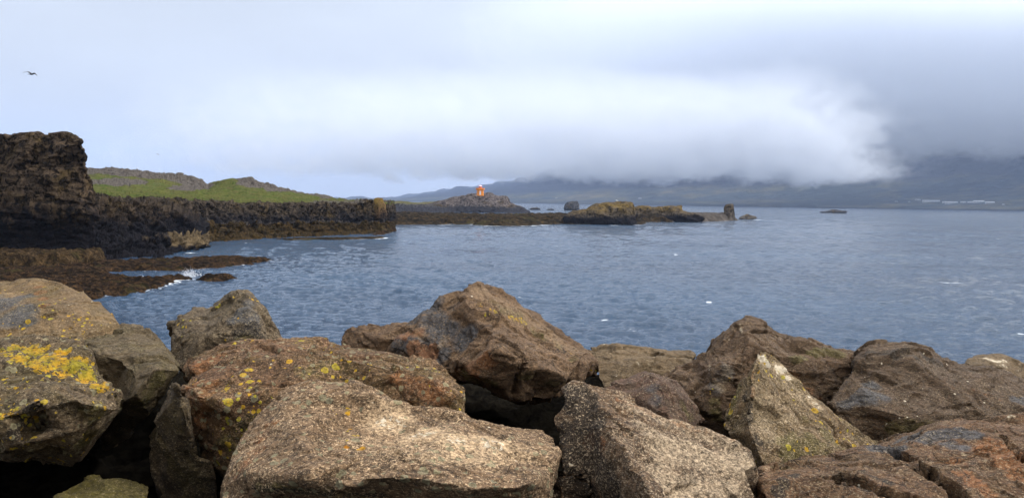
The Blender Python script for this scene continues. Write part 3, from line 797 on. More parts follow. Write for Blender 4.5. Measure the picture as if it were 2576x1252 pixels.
# --- low green land behind, joined to the lighthouse islet
M_low = land_mat('low_green_shore', s=0.5, seed=14, tide=3.2, bd=0.8, grass=((0.10, 0.10, 0.035), (0.15, 0.13, 0.06)), cliffA=(0.06, 0.055, 0.055), cliffB=(0.10, 0.09, 0.09), tidecol=(0.03, 0.03, 0.036))
xs = np.arange(860, 1135, 1.5)
rows = [
 dict(p=[(860,520,620),(1135,520,560)], m=GR),
 dict(p=[(860,505,520),(900,504,520),(971,506,500),(990,504,500),(1010,505,500),(1050,508,490),(1100,506,480),(1135,508,470)], m=GR, w=.8, f=.05, s=2),
 dict(p=[(860,514,440),(971,515,440),(1010,515,440),(1050,514,440),(1100,512,440),(1135,516,440)], m=(.8,0,0), w=1.5, f=.05, s=3),
 dict(p=[(860,520,430),(971,520,430),(1010,519,430),(1068,516,432),(1100,514,434),(1135,518,434)], m=CLf, w=1.5, f=.06, s=4, hard=True),
 dict(p=[(860,531,412),(971,532,412),(1060,533,412),(1135,534,412)], m=CLf, w=1, f=.06, s=5),
 dict(p=[(860,545,405),(1135,545,405)], m=CLf),
]
loft('low_shore', rows, [3, 12, 6, 12, 3], xs, M_low, rocky_disp(5.0, 1.0, 0.5, 8), side=(5, 30, 1))
M_isle = land_mat('islet_rock', s=0.55, seed=15, tide=3.6, bd=0.6, cliffA=(0.105, 0.085, 0.078), cliffB=(0.17, 0.14, 0.128), tidecol=(0.028, 0.028, 0.034), lichen=0.0)
lump('lighthouse_islet', 432, [(1040,528,6),(1075,514,10),(1103,506,12),(1130,499.5,12),(1150,495,12),(1162,492.5,12),(1172,490.5,12),(1180,487.5,12),(1199,488,12),(1217,488,12),(1229,485,11),(1237,486,11),(1244,491,10),(1257,494,9),(1274,494,8),(1280,500,7),(1284,510,6),(1295,515,5),(1310,520,4),(1335,533,3),(1320,538,-3),(1242,539,-6),(1143,538,-6),(1050,536,-4)],
     [(1120,508,4),(1180,500,1),(1230,500,1),(1270,503,2),(1130,520,-3),(1200,518,-3),(1260,518,-2),(1200,528,-5),(1290,527,-1)], M_isle, 30, 0.16, 35, kind='structure', amp=1.1, vox=0.42, smooth=1)

# --- sea stacks
M_gold = land_mat('golden_lichen_rock', s=0.9, seed=17, tide=2.4, bd=0.4, lichen=0.6, cliffA=(0.06, 0.046, 0.032), cliffB=(0.13, 0.10, 0.07), tidecol=(0.012, 0.012, 0.016))
M_darkstack = land_mat('dark_stack_rock', s=0.5, seed=18, tide=0.8, bd=0.5, cliffA=(0.055, 0.055, 0.06), cliffB=(0.09, 0.085, 0.085))
M_pillar = land_mat('pillar_rock', s=0.7, seed=19, tide=1.3, bd=0.4, cliffA=(0.09, 0.07, 0.05), cliffB=(0.15, 0.12, 0.09), tidecol=(0.12, 0.105, 0.09))
lump('sea_stack', 218, [(1415,548,1),(1425,538,1.5),(1440,531,2),(1462,528,2),(1475,526,2.5),(1482,520,3),(1495,514,3.5),(1520,511,4),(1540,508,4),(1552,507,4),(1565,508,4),(1580,508,3.6),(1590,511,3),(1594,520,2.4),(1597,535,2),(1597,548,1),(1601,560,0),(1600,567,-1),(1560,569,-2),(1480,566,-1),(1420,564,0)],
     [(1440,545,-.5),(1490,530,0),(1540,522,0),(1575,522,0),(1540,550,-1.5),(1580,553,-1.5),(1480,553,-1)], M_gold, 10, 0.32, 41,
     label='long whale-backed stack of rock with golden lichen on top and a black foot', cat='sea stack', amp=1.4, vox=0.24, smooth=1)
lump('sea_stack', 262, [(1590,556,0),(1592,524,2),(1605,519,2.5),(1625,519,3),(1640,522,3),(1665,521,3),(1690,517,3),(1715,518,2.5),(1718,530,2),(1735,536,1.5),(1755,541,1),(1775,550,0),(1760,559,-1),(1680,561,-1),(1600,561,-1)],
     [(1640,530,0),(1690,527,0),(1710,540,-1),(1640,548,-2)], M_gold, 12, 0.3, 43,
     label='low rock ridge with yellowish top between the whale-backed stack and the pillar', cat='rock ridge', amp=1.4, vox=0.28, smooth=1)
lump('rock_pillar', 300, [(1817,556,0),(1820,546,.3),(1821,535,.6),(1821,522,.8),(1824,515,1),(1832,513,1),(1843,512,1),(1846,515,.8),(1847,530,.6),(1849,545,.3),(1852,556,0),(1835,559,-.6)],
     [(1834,520,-.6),(1835,540,-1.2)], M_pillar, 5, 0.6, 45, label='free-standing rock pillar with a blocky top, rising from the end of the reef', cat='rock pillar', amp=0.7, vox=0.22, smooth=1, strata=(1, 1, 2))
lump('sea_stack', 640, [(1419,527,0),(1420,515,2),(1427,508,3),(1440,506,4),(1453,506,3),(1457,515,2),(1458,527,0),(1440,529,-3)], [(1440,515,-2)], M_darkstack, 12, 0.12, 47,
     label='flat-topped dark block of rock alone in the water right of the lighthouse islet', cat='sea stack', amp=0.6, vox=0.7, smooth=1)
lump('skerry', 325, [(1856,551,0),(1862,545,.5),(1872,541,1),(1880,538,1.3),(1890,542,1),(1902,545,.5),(1904,550,0),(1880,553,-1)], [(1880,545,-1)], M_pillar, 7, 0.4, 49,
     label='small dark rock in the water just right of the pillar', cat='skerry', amp=0.7, vox=0.3, smooth=1)
lump('skerry', 700, [(2055,534.5,0),(2065,532,1),(2085,530,2),(2093,527,2),(2103,526.5,2),(2112,529,2),(2130,530,1),(2132,535,0),(2095,537,-3)], [(2095,531,-2)], M_darkstack, 14, 0.15, 51,
     label='low flat rock far out on the open water at the right', cat='skerry', amp=0.5, vox=0.7, smooth=1)
for i, (x, y, w, h, lab) in enumerate([
    (1144, 545, 30, 7, 'black boulder pile in the middle of the weedy reef below the lighthouse'),
    (1100, 545, 10, 4, 'small dark rock left of the black boulder pile on the weedy reef'),
    (1012, 536, 15, 4, 'small rock in the calm water left, between the reef and the low shore'),
    (978, 537, 9, 3, 'tiny rock in the calm water beside the end of the headland'),
    (1620, 547, 20, 7, 'dark boulder at the foot of the yellowish rock ridge'),
    (1735, 539, 20, 8, 'dark boulder on the sloping end of the yellowish rock ridge'),
    (1763, 549, 16, 7, 'dark boulder on the reef between the rock ridge and the pillar'),
    (1345, 526, 34, 5, 'low black rocks trailing off the right end of the lighthouse islet'),
    (1385, 527, 24, 4, 'flattest black rock farthest off the right end of the lighthouse islet')]):
    d = EYE * F / (y + h * 0.3 - float(hor(x)))
    o = solid_rock('skerry', d=d, outline=[(x - w/2, y + h*.3, 0), (x - w*.35, y - h*.3, .3), (x - w*.1, y - h*.7, .6), (x + w*.2, y - h*.6, .6), (x + w*.4, y - h*.1, .3), (x + w/2, y + h*.3, 0), (x, y + h*.6, -.4)],
                   inner=[(x, y, -.5)], T=w / F * d * 0.7, mat=M_darkstack, vox=d * 0.0012, smooth=1, amp=0.6, fs=1.4 * F / (w * d), seed=60 + i, chisel=0)
    tag(o, lab, 'rock', 'small rocks off the shore')

# --- far shore and mountains across the fjord
M_far = simple_mat('far_mountain_side', (0.030, 0.036, 0.036), (0.055, 0.058, 0.05), 0.003, bump=0.5, bd=20)
M_far = land_mat('mountain_side', s=0.004, seed=20, tide=-5000, bd=25, cliffA=(0.022, 0.026, 0.038), cliffB=(0.045, 0.044, 0.058), outA=(0.04, 0.05, 0.035), outB=(0.06, 0.07, 0.045), grass=((0.026, 0.034, 0.034), (0.038, 0.046, 0.044)), grassnoise=0.1)  # bluish rock and grass colours carry part of the haze tint
xs = np.concatenate([np.arange(300, 3500, 6.0)])
def shore_d(x): return np.interp(x, [300, 700, 1290, 2000, 2576, 3500], [6200, 5200, 3700, 2700, 2050, 1500])
def zrow(pts, m, **kw):            # (x, z height, extra distance behind the shoreline)
    out = []
    for x, z, e in pts:
        d = float(shore_d(x)) + e
        y = float(hor(x)) - (z - EYE) / d * F
        out.append((x, y, d))
    return dict(p=out, m=m, **kw)
X5 = (300, 700, 1000, 1290, 1700, 2000, 2300, 2576, 3500)
def zr(zs, es, m, **kw): return zrow([(x, z, e) for x, z, e in zip(X5, zs, es)], m, **kw)
rows = [
 zr((-20,)*9, (6000,)*9, CLf),
 zr((10, 16, 40, 170, 500, 550, 560, 600, 600), (4200,)*9, CLf, w=8, f=.01, s=2),
 zr((8, 12, 35, 140, 450, 470, 500, 520, 520), (2800,)*9, CLf, w=8, f=.01, s=3),
 zr((6, 10, 25, 105, 330, 330, 380, 430, 430), (1700,)*9, CLf, w=5, f=.01, s=4),
 zr((5, 7, 18, 62, 110, 110, 130, 150, 150), (950,)*9, (.35,0,0), w=2, f=.015, s=5),
 zr((4, 6, 12, 20, 26, 30, 42, 48, 45), (480,)*9, GR, w=1, f=.02, s=6),
 zr((4, 4, 5, 6, 8, 8, 10, 10, 10), (60,)*9, GR, w=.3, f=.03, s=7),
 zr((-3,)*9, (0,)*9, CLf),
]
def far_disp(Q, n, mm):
    q = Q / 420.0
    d = 55 * ridged(q, 5, 0.5, seed=4) * (1 - np.clip(mm[:, 0], 0, 1)) * sstep(20, 200, Q[:, 2])
    out = n * d[:, None] * 0.6
    out[:, 2] += 3 * fbm(Q / 60.0, 3, seed=6) * sstep(0, 15, Q[:, 2])
    return out
loft('mountains', rows, [3, 14, 22, 26, 24, 10, 5], xs, M_far, far_disp)

# --- foam field of the water, now that the reefs are known
Qn = FOAM_Q
sel = np.where((RR < 520))[0]
for (poly, edge) in REEFS:
    x0, y0 = poly.min(0) - 6; x1, y1 = poly.max(0) + 6
    s_ = sel[(Qn[sel, 0] > x0) & (Qn[sel, 0] < x1) & (Qn[sel, 1] > y0) & (Qn[sel, 1] < y1)]
    dd = poly_dist(Qn[s_, 0], Qn[s_, 1], poly)
    nb = fbm(Qn[s_] * 0.25, 2, seed=5)
    fo[s_] = np.maximum(fo[s_], sstep(-1.5 * edge, 0.2, dd) * (0.58 + 0.6 * np.clip(nb, -0.3, 0.8)))
for (x, y, r) in ((475, 695, 1.1), (345, 697, 1.0), (1600, 566, 3), (1545, 567, 3), (645, 655, 1.0), (480, 636, 1.0), (1904, 553, 4)):
    c = W(x, y); dd = np.hypot(Qn[:, 0] - c[0], (Qn[:, 1] - c[1]) * 0.6)
    fo = np.maximum(fo, 0.8 * sstep(r, r * 0.2, dd))
for (x, y) in ((1521,806),(1580,825),(1598,835),(1783,762),(845,740),(1310,748),(1020,606),(1195,607),(2510,600),(2270,531),(2300,533),(1400,620),(2110,560),(1700,640)):
    c = W(x, y); sc_ = 0.22 + 0.003 * c[1]
    dd = np.hypot((Qn[:, 0] - c[0]) / (1.0 * sc_), (Qn[:, 1] - c[1]) / (0.5 * sc_ + 0.004 * c[1]))
    fo = np.maximum(fo, 1.0 * sstep(1.0, 0.2, dd) * sstep(-0.08, 0.0, Qn[:, 2]))
add_attr(sea, 'foam', np.stack([fo, fo, fo], 1))

# ================================================================== LIGHTHOUSE
def paint_mat(name, col, rough=0.5, bump=0.0):
    m, t, b = new_mat(name)
    v = coords(t); n = noise(t, v, 1.3, 6, 0.65)
    L(t, mixc(t, mrange(t, n, 0.35, 0.7), col, tuple(c * 0.82 for c in col)), b.inputs['Base Color'])
    b.inputs['Roughness'].default_value = rough
    return m
M_or = paint_mat('orange_paint', (1.0, 0.31, 0.01)); M_or2 = paint_mat('red_orange_paint', (0.92, 0.25, 0.08))
M_white = paint_mat('white_paint', (0.85, 0.83, 0.80)); M_pink = paint_mat('pale_pink_roof', (0.85, 0.60, 0.66)); M_black = paint_mat('dark_metal', (0.02, 0.02, 0.025))
M_glass = paint_mat('lantern_glass', (0.05, 0.03, 0.04), 0.1)
def prism(profile, nsides=4, chamf=0.0, cx=0, cy=0):
    """stack of (half width, z) rings, square with cut corners"""
    V = []; Fs = []
    def ring(w, z):
        if chamf:
            c = w * chamf
            pts = [(w, -w + c), (w, w - c), (w - c, w), (-w + c, w), (-w, w - c), (-w, -w + c), (-w + c, -w), (w - c, -w)]
        else:
            pts = [(w * math.cos(2 * math.pi * k / nsides + math.pi / nsides), w * math.sin(2 * math.pi * k / nsides + math.pi / nsides)) for k in range(nsides)]
        return [(x + cx, y + cy, z) for x, y in pts]
    k = None
    for (w, z) in profile:
        r_ = ring(w, z); k = len(r_); V += r_
    for i in range(len(profile) - 1):
        for j in range(k):
            Fs.append([i * k + j, i * k + (j + 1) % k, (i + 1) * k + (j + 1) % k, (i + 1) * k + j])
    Fs.append(list(range(k))[::-1]); Fs.append([(len(profile) - 1) * k + j for j in range(k)])
    return V, Fs
def boxm(x0, x1, y0, y1, z0, z1):
    V = [(x, y, z) for z in (z0, z1) for x, y in ((x0, y0), (x1, y0), (x1, y1), (x0, y1))]
    return V, [[3, 2, 1, 0], [4, 5, 6, 7], [0, 1, 5, 4], [1, 2, 6, 5], [2, 3, 7, 6], [3, 0, 4, 7]]
def join(parts):
    V = []; Fs = []
    for v_, f_ in parts:
        o_ = len(V); V += list(v_); Fs += [[a + o_ for a in f] for f in f_]
    return V, Fs
def part(name, geo_, mat, parent, smooth=False):
    return mesh_obj(name, geo_[0], geo_[1], mat, parent, smooth)
base = P(1208.0, 489.6, 437.0)
lh = bpy.data.objects.new('lighthouse', None); COL.objects.link(lh); lh.location = base; lh.rotation_euler = (0, 0, R(14))
tag(lh, 'small bright orange lighthouse with a pale pink cone roof on top of the rocky islet', 'lighthouse')
part('tower', prism([(1.78, -0.6), (1.74, 2.55), (1.95, 2.75)], chamf=0.32), M_or, lh)
part('gallery', join([prism([(2.28, 2.76), (2.30, 3.0)], chamf=0.34), prism([(2.24, 3.0), (2.24, 3.62)], chamf=0.34)]), M_or, lh)
part('gallery_coping', prism([(2.32, 3.625), (2.32, 3.72)], chamf=0.34), M_or2, lh)
ln = part('lantern', prism([(1.02, 3.72), (1.02, 4.25)], 10), M_or2, lh)
part('lantern_glass', prism([(0.93, 4.252), (0.93, 4.60)], 10), M_glass, ln)
rf = part('roof', prism([(1.22, 4.60), (1.22, 4.68), (0.16, 5.42)], 10), M_pink, lh)
part('vent', prism([(0.12, 5.42), (0.12, 5.6), (0.2, 5.62), (0.2, 5.8), (0.05, 5.88)], 8), M_black, rf)
dr = part('door', boxm(-0.80, 0.02, -1.86, -1.74, -0.1, 2.1), M_white, lh)
part('door_frame', join([boxm(-0.98, -0.80, -1.84, -1.72, -0.1, 2.25), boxm(0.02, 0.2, -1.84, -1.72, -0.1, 2.25), boxm(-0.80, 0.02, -1.84, -1.72, 2.1, 2.25)]), M_or2, dr)

# ================================================================== FARM HOUSES across the fjord
M_house = paint_mat('white_walls', (0.33, 0.33, 0.34)); M_roof = paint_mat('grey_roof', (0.25, 0.26, 0.28)); M_roofd = paint_mat('dark_roof', (0.10, 0.11, 0.13)); M_win = paint_mat('dark_window', (0.03, 0.03, 0.04))  # white of the walls is dulled in the colour to stand for haze
houses = [  # x, y base, width px, height px, dark roof, label
 (2521, 494.5, 0, 0, 0, None),
 (1610, 500, 7, 3.4, 1, 'white farmhouse alone on the far slope above the golden ridge'),
 (1399.5, 498.5, 4, 1.8, 0, 'leftmost tiny white house on the far shore, behind the flat-topped stack'),
 (2255, 508, 5, 2.0, 0, 'leftmost little shed of the farm on the far shore at right'),
 (2287, 508.3, 4, 1.8, 0, 'small white shed between the leftmost shed and the white barn with a raised gable'),
 (2309, 503.5, 10, 2.4, 0, 'pale hut set highest of the farm buildings on the far shore'),
 (2342, 508, 34, 4.2, 0, 'longest pale barn of the farm, left half of the row'),
 (2375, 511, 7, 4, 0, 'small round-ended white house directly left of the bright long barn'),
 (2393, 512, 24, 4, 0, 'bright long white barn in the centre of the farm row'),
 (2423, 510, 10, 3, 0, 'first of two low white sheds right of the bright long barn'),
 (2441, 510, 10, 3, 0, 'second low white shed, next to the rightmost barn of the farm'),
 (2462, 509.5, 20, 4.4, 0, 'rightmost barn of the farm row with a sloping white roof'),
 (2524, 515.5, 4, 2, 0, 'tiny white hut lower down between the farm row and the lone white barn'),
 (2492, 513.5, 0, 0, 0, None),
 (2670-0, 0, 0, 0, 0, None)]
houses.append((2500, 513, 0, 0, 0, None))
houses.append((2488+4, 512.5, 0, 0, 0, None))
houses.append((2495, 512, 0, 0, 0, None))
houses.append((2490, 511.5, 17, 4, 0, 'lone white barn standing apart at the right end of the far shore'))
MOUNT = bpy.data.objects['mountains']
bpy.context.view_layer.update()
dgm = bpy.context.evaluated_depsgraph_get()
from mathutils.bvhtree import BVHTree
bvh = BVHTree.FromObject(MOUNT, dgm)
for (x, y, w, h, dk, lab) in houses:
    if not lab: continue
    tgt = P(x, y, 1000.0); dv = Vector(tgt - EYEV).normalized()
    hit = bvh.ray_cast(Vector(EYEV) - MOUNT.location, dv)
    if hit[0] is None: continue
    pos = hit[0] + MOUNT.location
    dd = (pos - Vector(EYEV)).length
    hw = w / F * dd / 2; hh = h / F * dd
    dp = min(hw * 0.8, 6.0)
    e = bpy.data.objects.new('farm_house', None); COL.objects.link(e); e.location = pos; e.rotation_euler = (0, 0, math.atan2(-pos.x, pos.y) + R(8))
    tag(e, lab, 'house', 'farm buildings across the fjord')
    wl = part('wall', boxm(-hw, hw, -dp, dp, -3.0, hh * 0.6), M_house, e)
    V_ = [(-hw - .3, -dp - .3, hh * .602), (hw + .3, -dp - .3, hh * .602), (hw + .3, dp + .3, hh * .602), (-hw - .3, dp + .3, hh * .602), (-hw - .3, 0, hh), (hw + .3, 0, hh)]
    part('roof', (V_, [[3, 2, 1, 0], [0, 1, 5, 4], [2, 3, 4, 5], [1, 2, 5], [3, 0, 4]]), M_roofd if dk else M_roof, e)
    nw = max(1, int(w / 5))
    for k in range(nw):
        xc = -hw + (k + 0.5) * 2 * hw / nw
        part('window', boxm(xc - .6, xc + .6, -dp - .12, -dp - .005, hh * .25, hh * .45), M_win, wl)

# ================================================================== GULLS
M_gull = paint_mat('gull_dark', (0.035, 0.035, 0.045)); M_gullw = paint_mat('gull_white', (0.8, 0.8, 0.82)); M_bill = paint_mat('gull_bill', (0.55, 0.35, 0.05))
def wing(path, chord, thick=0.02):
    V = []; Fs = []
    for i, (x, y, z) in enumerate(path):
        c = chord[i]
        V += [(x, y - c / 2, z), (x, y - c * .1, z + thick), (x, y + c / 2, z - 0.01), (x, y - c * .1, z - thick * .4)]
    for i in range(len(path) - 1):
        for j in range(4):
            Fs.append([i * 4 + j, i * 4 + (j + 1) % 4, (i + 1) * 4 + (j + 1) % 4, (i + 1) * 4 + j])
    Fs.append([3, 2, 1, 0]); n = (len(path) - 1) * 4; Fs.append([n, n + 1, n + 2, n + 3])
    return V, Fs
def body(stations, seg=10):
    V = []; Fs = []
    for (x, z, r_) in stations:
        for k in range(seg):
            a = 2 * math.pi * k / seg; V.append((x, r_ * math.cos(a), z + r_ * math.sin(a)))
    for i in range(len(stations) - 1):
        for k in range(seg):
            Fs.append([i * seg + k, i * seg + (k + 1) % seg, (i + 1) * seg + (k + 1) % seg, (i + 1) * seg + k])
    Fs.append(list(range(seg))[::-1]); Fs.append([(len(stations) - 1) * seg + k for k in range(seg)])
    return V, Fs
def gull(x, y, d, label, s=1.0, rz=0.0, tilt=0.0, mb=None, mw=None):
    e = bpy.data.objects.new('gull', None); COL.objects.link(e); e.location = P(x, y, d); e.rotation_euler = (0.55, tilt, rz); e.scale = (s, s, s)
    tag(e, label, 'gull', 'gulls flying over the bay')
    bd = part('body', body([(-.30, .0, .008), (-.22, -.005, .035), (-.08, -.01, .07), (.05, 0, .075), (.15, .02, .055), (.21, .035, .042), (.26, .04, .035), (.30, .035, .012), (.34, .03, .005)]), mb or M_gull, e, True)
    part('tail', wing([(-.36, 0, .0), (-.22, 0, 0)], [.16, .07], .01), mb or M_gull, e)
    part('left_wing', wing([(-.02, 0, .05), (-.16, .02, .16), (-.28, .05, .21), (-.50, .0, .215), (-.72, -.08, .19)], [.20, .24, .20, .12, .02]), mw or M_gull, e, True)
    part('right_wing', wing([(.02, 0, .05), (.12, .05, .085), (.24, .08, .08), (.38, .0, -.02), (.54, -.1, -.14)], [.20, .25, .22, .13, .02]), mw or M_gull, e, True)
    return e
gull(80, 187, 72, 'largest gull, dark with arched wings, gliding high in the upper left sky')
gull(398, 389, 230, 'pale distant gull low in the sky above the cliff block and grassy hill', rz=0.6, mb=M_gullw)
gull(415, 376, 420, 'dark speck of a gull just above the pale distant one', rz=1.2)
gull(747, 454, 450, 'dark speck of a gull over the right end of the grassy hill', rz=0.4)
# a gull sitting on the long golden stack
e = bpy.data.objects.new('standing_gull', None); COL.objects.link(e)
gp = P(1552, 507.5, 222.5); e.location = gp; e.rotation_euler = (0, 0, R(200)); e.scale = (1.6, 1.6, 1.6)
tag(e, 'white and grey gull sitting on the highest point of the golden stack', 'gull')
part('body', body([(-.28, .20, .01), (-.2, .2, .04), (-.05, .19, .085), (.08, .21, .08), (.15, .27, .05), (.19, .32, .045), (.23, .33, .03), (.28, .325, .006)]), M_gullw, e, True)
part('leg', boxm(-.01, .01, -.05, -.03, -.1, .14), M_bill, e); part('leg', boxm(-.01, .01, .03, .05, -.1, .14), M_bill, e)

# ================================================================== SPRAY where a wave breaks on the lower reef
V = []; Fs = []
c0 = W(476, 694)
rs = np.random.RandomState(5)
for k in range(420):
    tt = rs.beta(1.0, 2.2); a = rs.normal(0, 0.35 + 0.25 * tt)
    q = c0 + np.array([rs.normal(0, 0.16) + a * 0.9, rs.normal(0, 0.35), 0.03 + tt * 0.85 * math.exp(-a * a * 2)])
    r_ = rs.uniform(0.008, 0.03) * (1.3 - tt)
    o_ = len(V)
    for ax in ((1, 0, 0), (-1, 0, 0), (0, 1, 0), (0, -1, 0), (0, 0, 1), (0, 0, -1)): V.append(q + np.array(ax) * r_ * rs.uniform(.7, 1.4))
    Fs += [[o_ + a_, o_ + b_, o_ + c_] for a_, b_, c_ in ((0,2,4),(2,1,4),(1,3,4),(3,0,4),(2,0,5),(1,2,5),(3,1,5),(0,3,5))]
sp = mesh_obj('sea_spray', V, Fs, M_gullw)
tag(sp, 'white spray where a wave breaks on the lower weedy reef', 'spray', kind='stuff')
# ================================================================== BOULDERS
GRP = 'boulders of the breakwater'
def boulder(label, name='boulder', **kw):
    cuts = kw.pop('cuts', ())
    o = solid_rock(name, **kw)
    if cuts:
        me = o.data; X = vco(me); n = vno(me); Wp = X + np.array(o.location)
        px, py, pd = proj(Wp); dep = np.zeros(len(X))
        for (r, depth, path) in cuts:
            pts = []
            for k in range(1, len(path)):
                m_ = max(2, int(math.hypot(path[k][0] - path[k-1][0], path[k][1] - path[k-1][1]) / (r * 0.5)))
                for q in range(m_): pts.append((path[k-1][0] + (path[k][0] - path[k-1][0]) * q / m_, path[k-1][1] + (path[k][1] - path[k-1][1]) * q / m_))
            dm_ = np.full(len(X), 9.0)
            for (bx, by) in pts:
                near = (px - bx) ** 2 + (py - by) ** 2
                cand = np.where(near < max(near.min() * 1.5, 36))[0]
                a = cand[np.argmin(pd[cand])]
                dm_ = np.minimum(dm_, np.linalg.norm(Wp - Wp[a], axis=1) / (r * pd[a] / F))
            dm_ = dm_ + 0.5 * fbm(Wp * 9.0, 3, seed=1)
            dep = np.maximum(dep, depth * sstep(1.15, 0.5, dm_))
        X = X - n * dep[:, None]
        me.vertices.foreach_set('co', X.astype(np.float32).ravel()); me.update()
    tag(o, label, 'boulder', GRP)
    return o

TAN = (0.60, 0.52, 0.42)
m_A = rock_mat('rock_ochre', (0.16, 0.115, 0.065), (0.20, 0.15, 0.095), (0.13, 0.10, 0.07), speck=0.25, lich=0.2, seed=1, dots=0.05, green=0.3, dark=0.2, fc=0.2)
m_B = rock_mat('rock_lichen', (0.10, 0.082, 0.056), (0.14, 0.11, 0.08), (0.07, 0.056, 0.038), speck=0.25, fc=0.3, lich=0.35, seed=2, grey_disc=0.8, dots=0.12, green=0.35, dark=0.6)
m_C = rock_mat('rock_olive', (0.105, 0.087, 0.06), (0.13, 0.108, 0.08), (0.075, 0.063, 0.042), speck=0.12, lich=0.08, seed=3, dots=0.05, green=0.35, dark=0.25, fc=0.25, stretch=3)
m_D = rock_mat('rock_grey', (0.095, 0.080, 0.064), (0.075, 0.066, 0.055), (0.14, 0.115, 0.09), speck=0.3, lich=0.15, seed=4, dots=0.15, green=0.15)
m_E = rock_mat('rock_rust', (0.125, 0.070, 0.040), (0.080, 0.053, 0.028), (0.16, 0.10, 0.066), speck=0.5, speckcol=(0.5, 0.38, 0.30), lich=0.14, seed=5, grey_disc=0.7, dots=0.1, green=0.45, dark=0.75)
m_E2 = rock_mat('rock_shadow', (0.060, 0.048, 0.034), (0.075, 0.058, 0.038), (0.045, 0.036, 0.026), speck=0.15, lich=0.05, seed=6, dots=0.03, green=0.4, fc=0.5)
m_F = rock_mat('rock_pink_tan', (0.165, 0.115, 0.080), (0.130, 0.095, 0.066), (0.20, 0.145, 0.105), speck=0.6, speckcol=(0.74, 0.62, 0.50), lich=0.10, lichcol=((0.60, 0.27, 0.02), (0.48, 0.40, 0.05)), seed=7, grey_disc=0.9, dots=0.12, dark=0.7, fc=0.40)
m_G = rock_mat('rock_brown', (0.120, 0.080, 0.052), (0.165, 0.115, 0.078), (0.09, 0.062, 0.046), speck=0.3, fc=0.28, speckcol=(0.45, 0.36, 0.28), lich=0.05, seed=8, dots=0.06, dark=0.5, crack=0.9)
m_H = rock_mat('rock_speckled', (0.115, 0.078, 0.052), (0.085, 0.062, 0.044), (0.14, 0.098, 0.068), speck=0.5, speckcol=(0.62, 0.56, 0.50), lich=0.04, seed=9, dots=0.05, dark=0.8, fc=0.5)
m_I = rock_mat('rock_flat_tan', (0.17, 0.13, 0.088), (0.14, 0.11, 0.075), (0.11, 0.088, 0.06), speck=0.2, fc=0.25, lich=0.0, seed=10, dots=0.3, dark=0.4, stretch=4)
m_J = rock_mat('rock_purple', (0.095, 0.058, 0.048), (0.115, 0.075, 0.06), (0.08, 0.06, 0.05), speck=0.25, fc=0.3, lich=0.0, seed=11, dots=0.06)
m_K = rock_mat('rock_umber', (0.090, 0.056, 0.034), (0.070, 0.047, 0.030), (0.12, 0.082, 0.054), speck=0.15, fc=0.3, lich=0.1, seed=12, dots=0.3, dark=0.6, stretch=3)
m_L = rock_mat('rock_white_speckled', (0.165, 0.118, 0.075), (0.125, 0.095, 0.058), (0.11, 0.088, 0.05), speck=0.5, speckcol=(0.58, 0.52, 0.44), lich=0.25, seed=13, dots=0.1, dark=0.6, green=0.3)
m_M = rock_mat('rock_dark_brown', (0.078, 0.054, 0.035), (0.062, 0.045, 0.032), (0.10, 0.07, 0.05), speck=0.15, fc=0.35, lich=0.02, seed=14, dots=0.45, dark=0.7, stretch=3)
m_O = rock_mat('rock_russet', (0.150, 0.092, 0.056), (0.11, 0.076, 0.048), (0.10, 0.058, 0.036), speck=0.25, fc=0.35, lich=0.03, seed=15, dots=0.06, dark=0.65, stretch=2, crack=0.9)
m_P = rock_mat('rock_mossy', (0.085, 0.080, 0.014), (0.065, 0.058, 0.012), (0.11, 0.095, 0.02), speck=0.05, lich=0.0, seed=16, dots=0.0, green=0.8, dark=0.3)

boulder('smooth ochre boulder at the left edge, highest of the left boulders, below the weedy reef', mat=m_A, seed=1, d=6.2, T=1.6, smooth=14, amp=0.5, fs=2.2,
  outline=[(-220,705,1),(0,699,1),(60,701,1),(130,702,1),(170,712,.9),(215,735,.8),(255,762,.6),(285,790,.4),(300,815,.2),(306,835,.2),(270,856,.0),(215,870,-.1),(150,868,-.2),(100,862,-.2),(0,862,-.2),(-220,862,-.2)],
  inner=[(105,745,.5),(110,790,.1),(200,790,.15),(40,712,.9),(0,760,.4),(270,812,.1)], ridges=[(3,0,1)],
  paint=[(2,60,1,[(-150,770),(0,760),(40,790)]),(2,30,.9,[(60,740),(70,800)]),(0,13,.75,[(170,832),(200,800)]),(0,14,.8,[(200,845),(215,825)]),(0,9,.7,[(130,770),(140,790)]),(0,9,.6,[(120,715),(130,720)])],
  paint2=[(2,18,.8,[(100,715),(110,760)])])
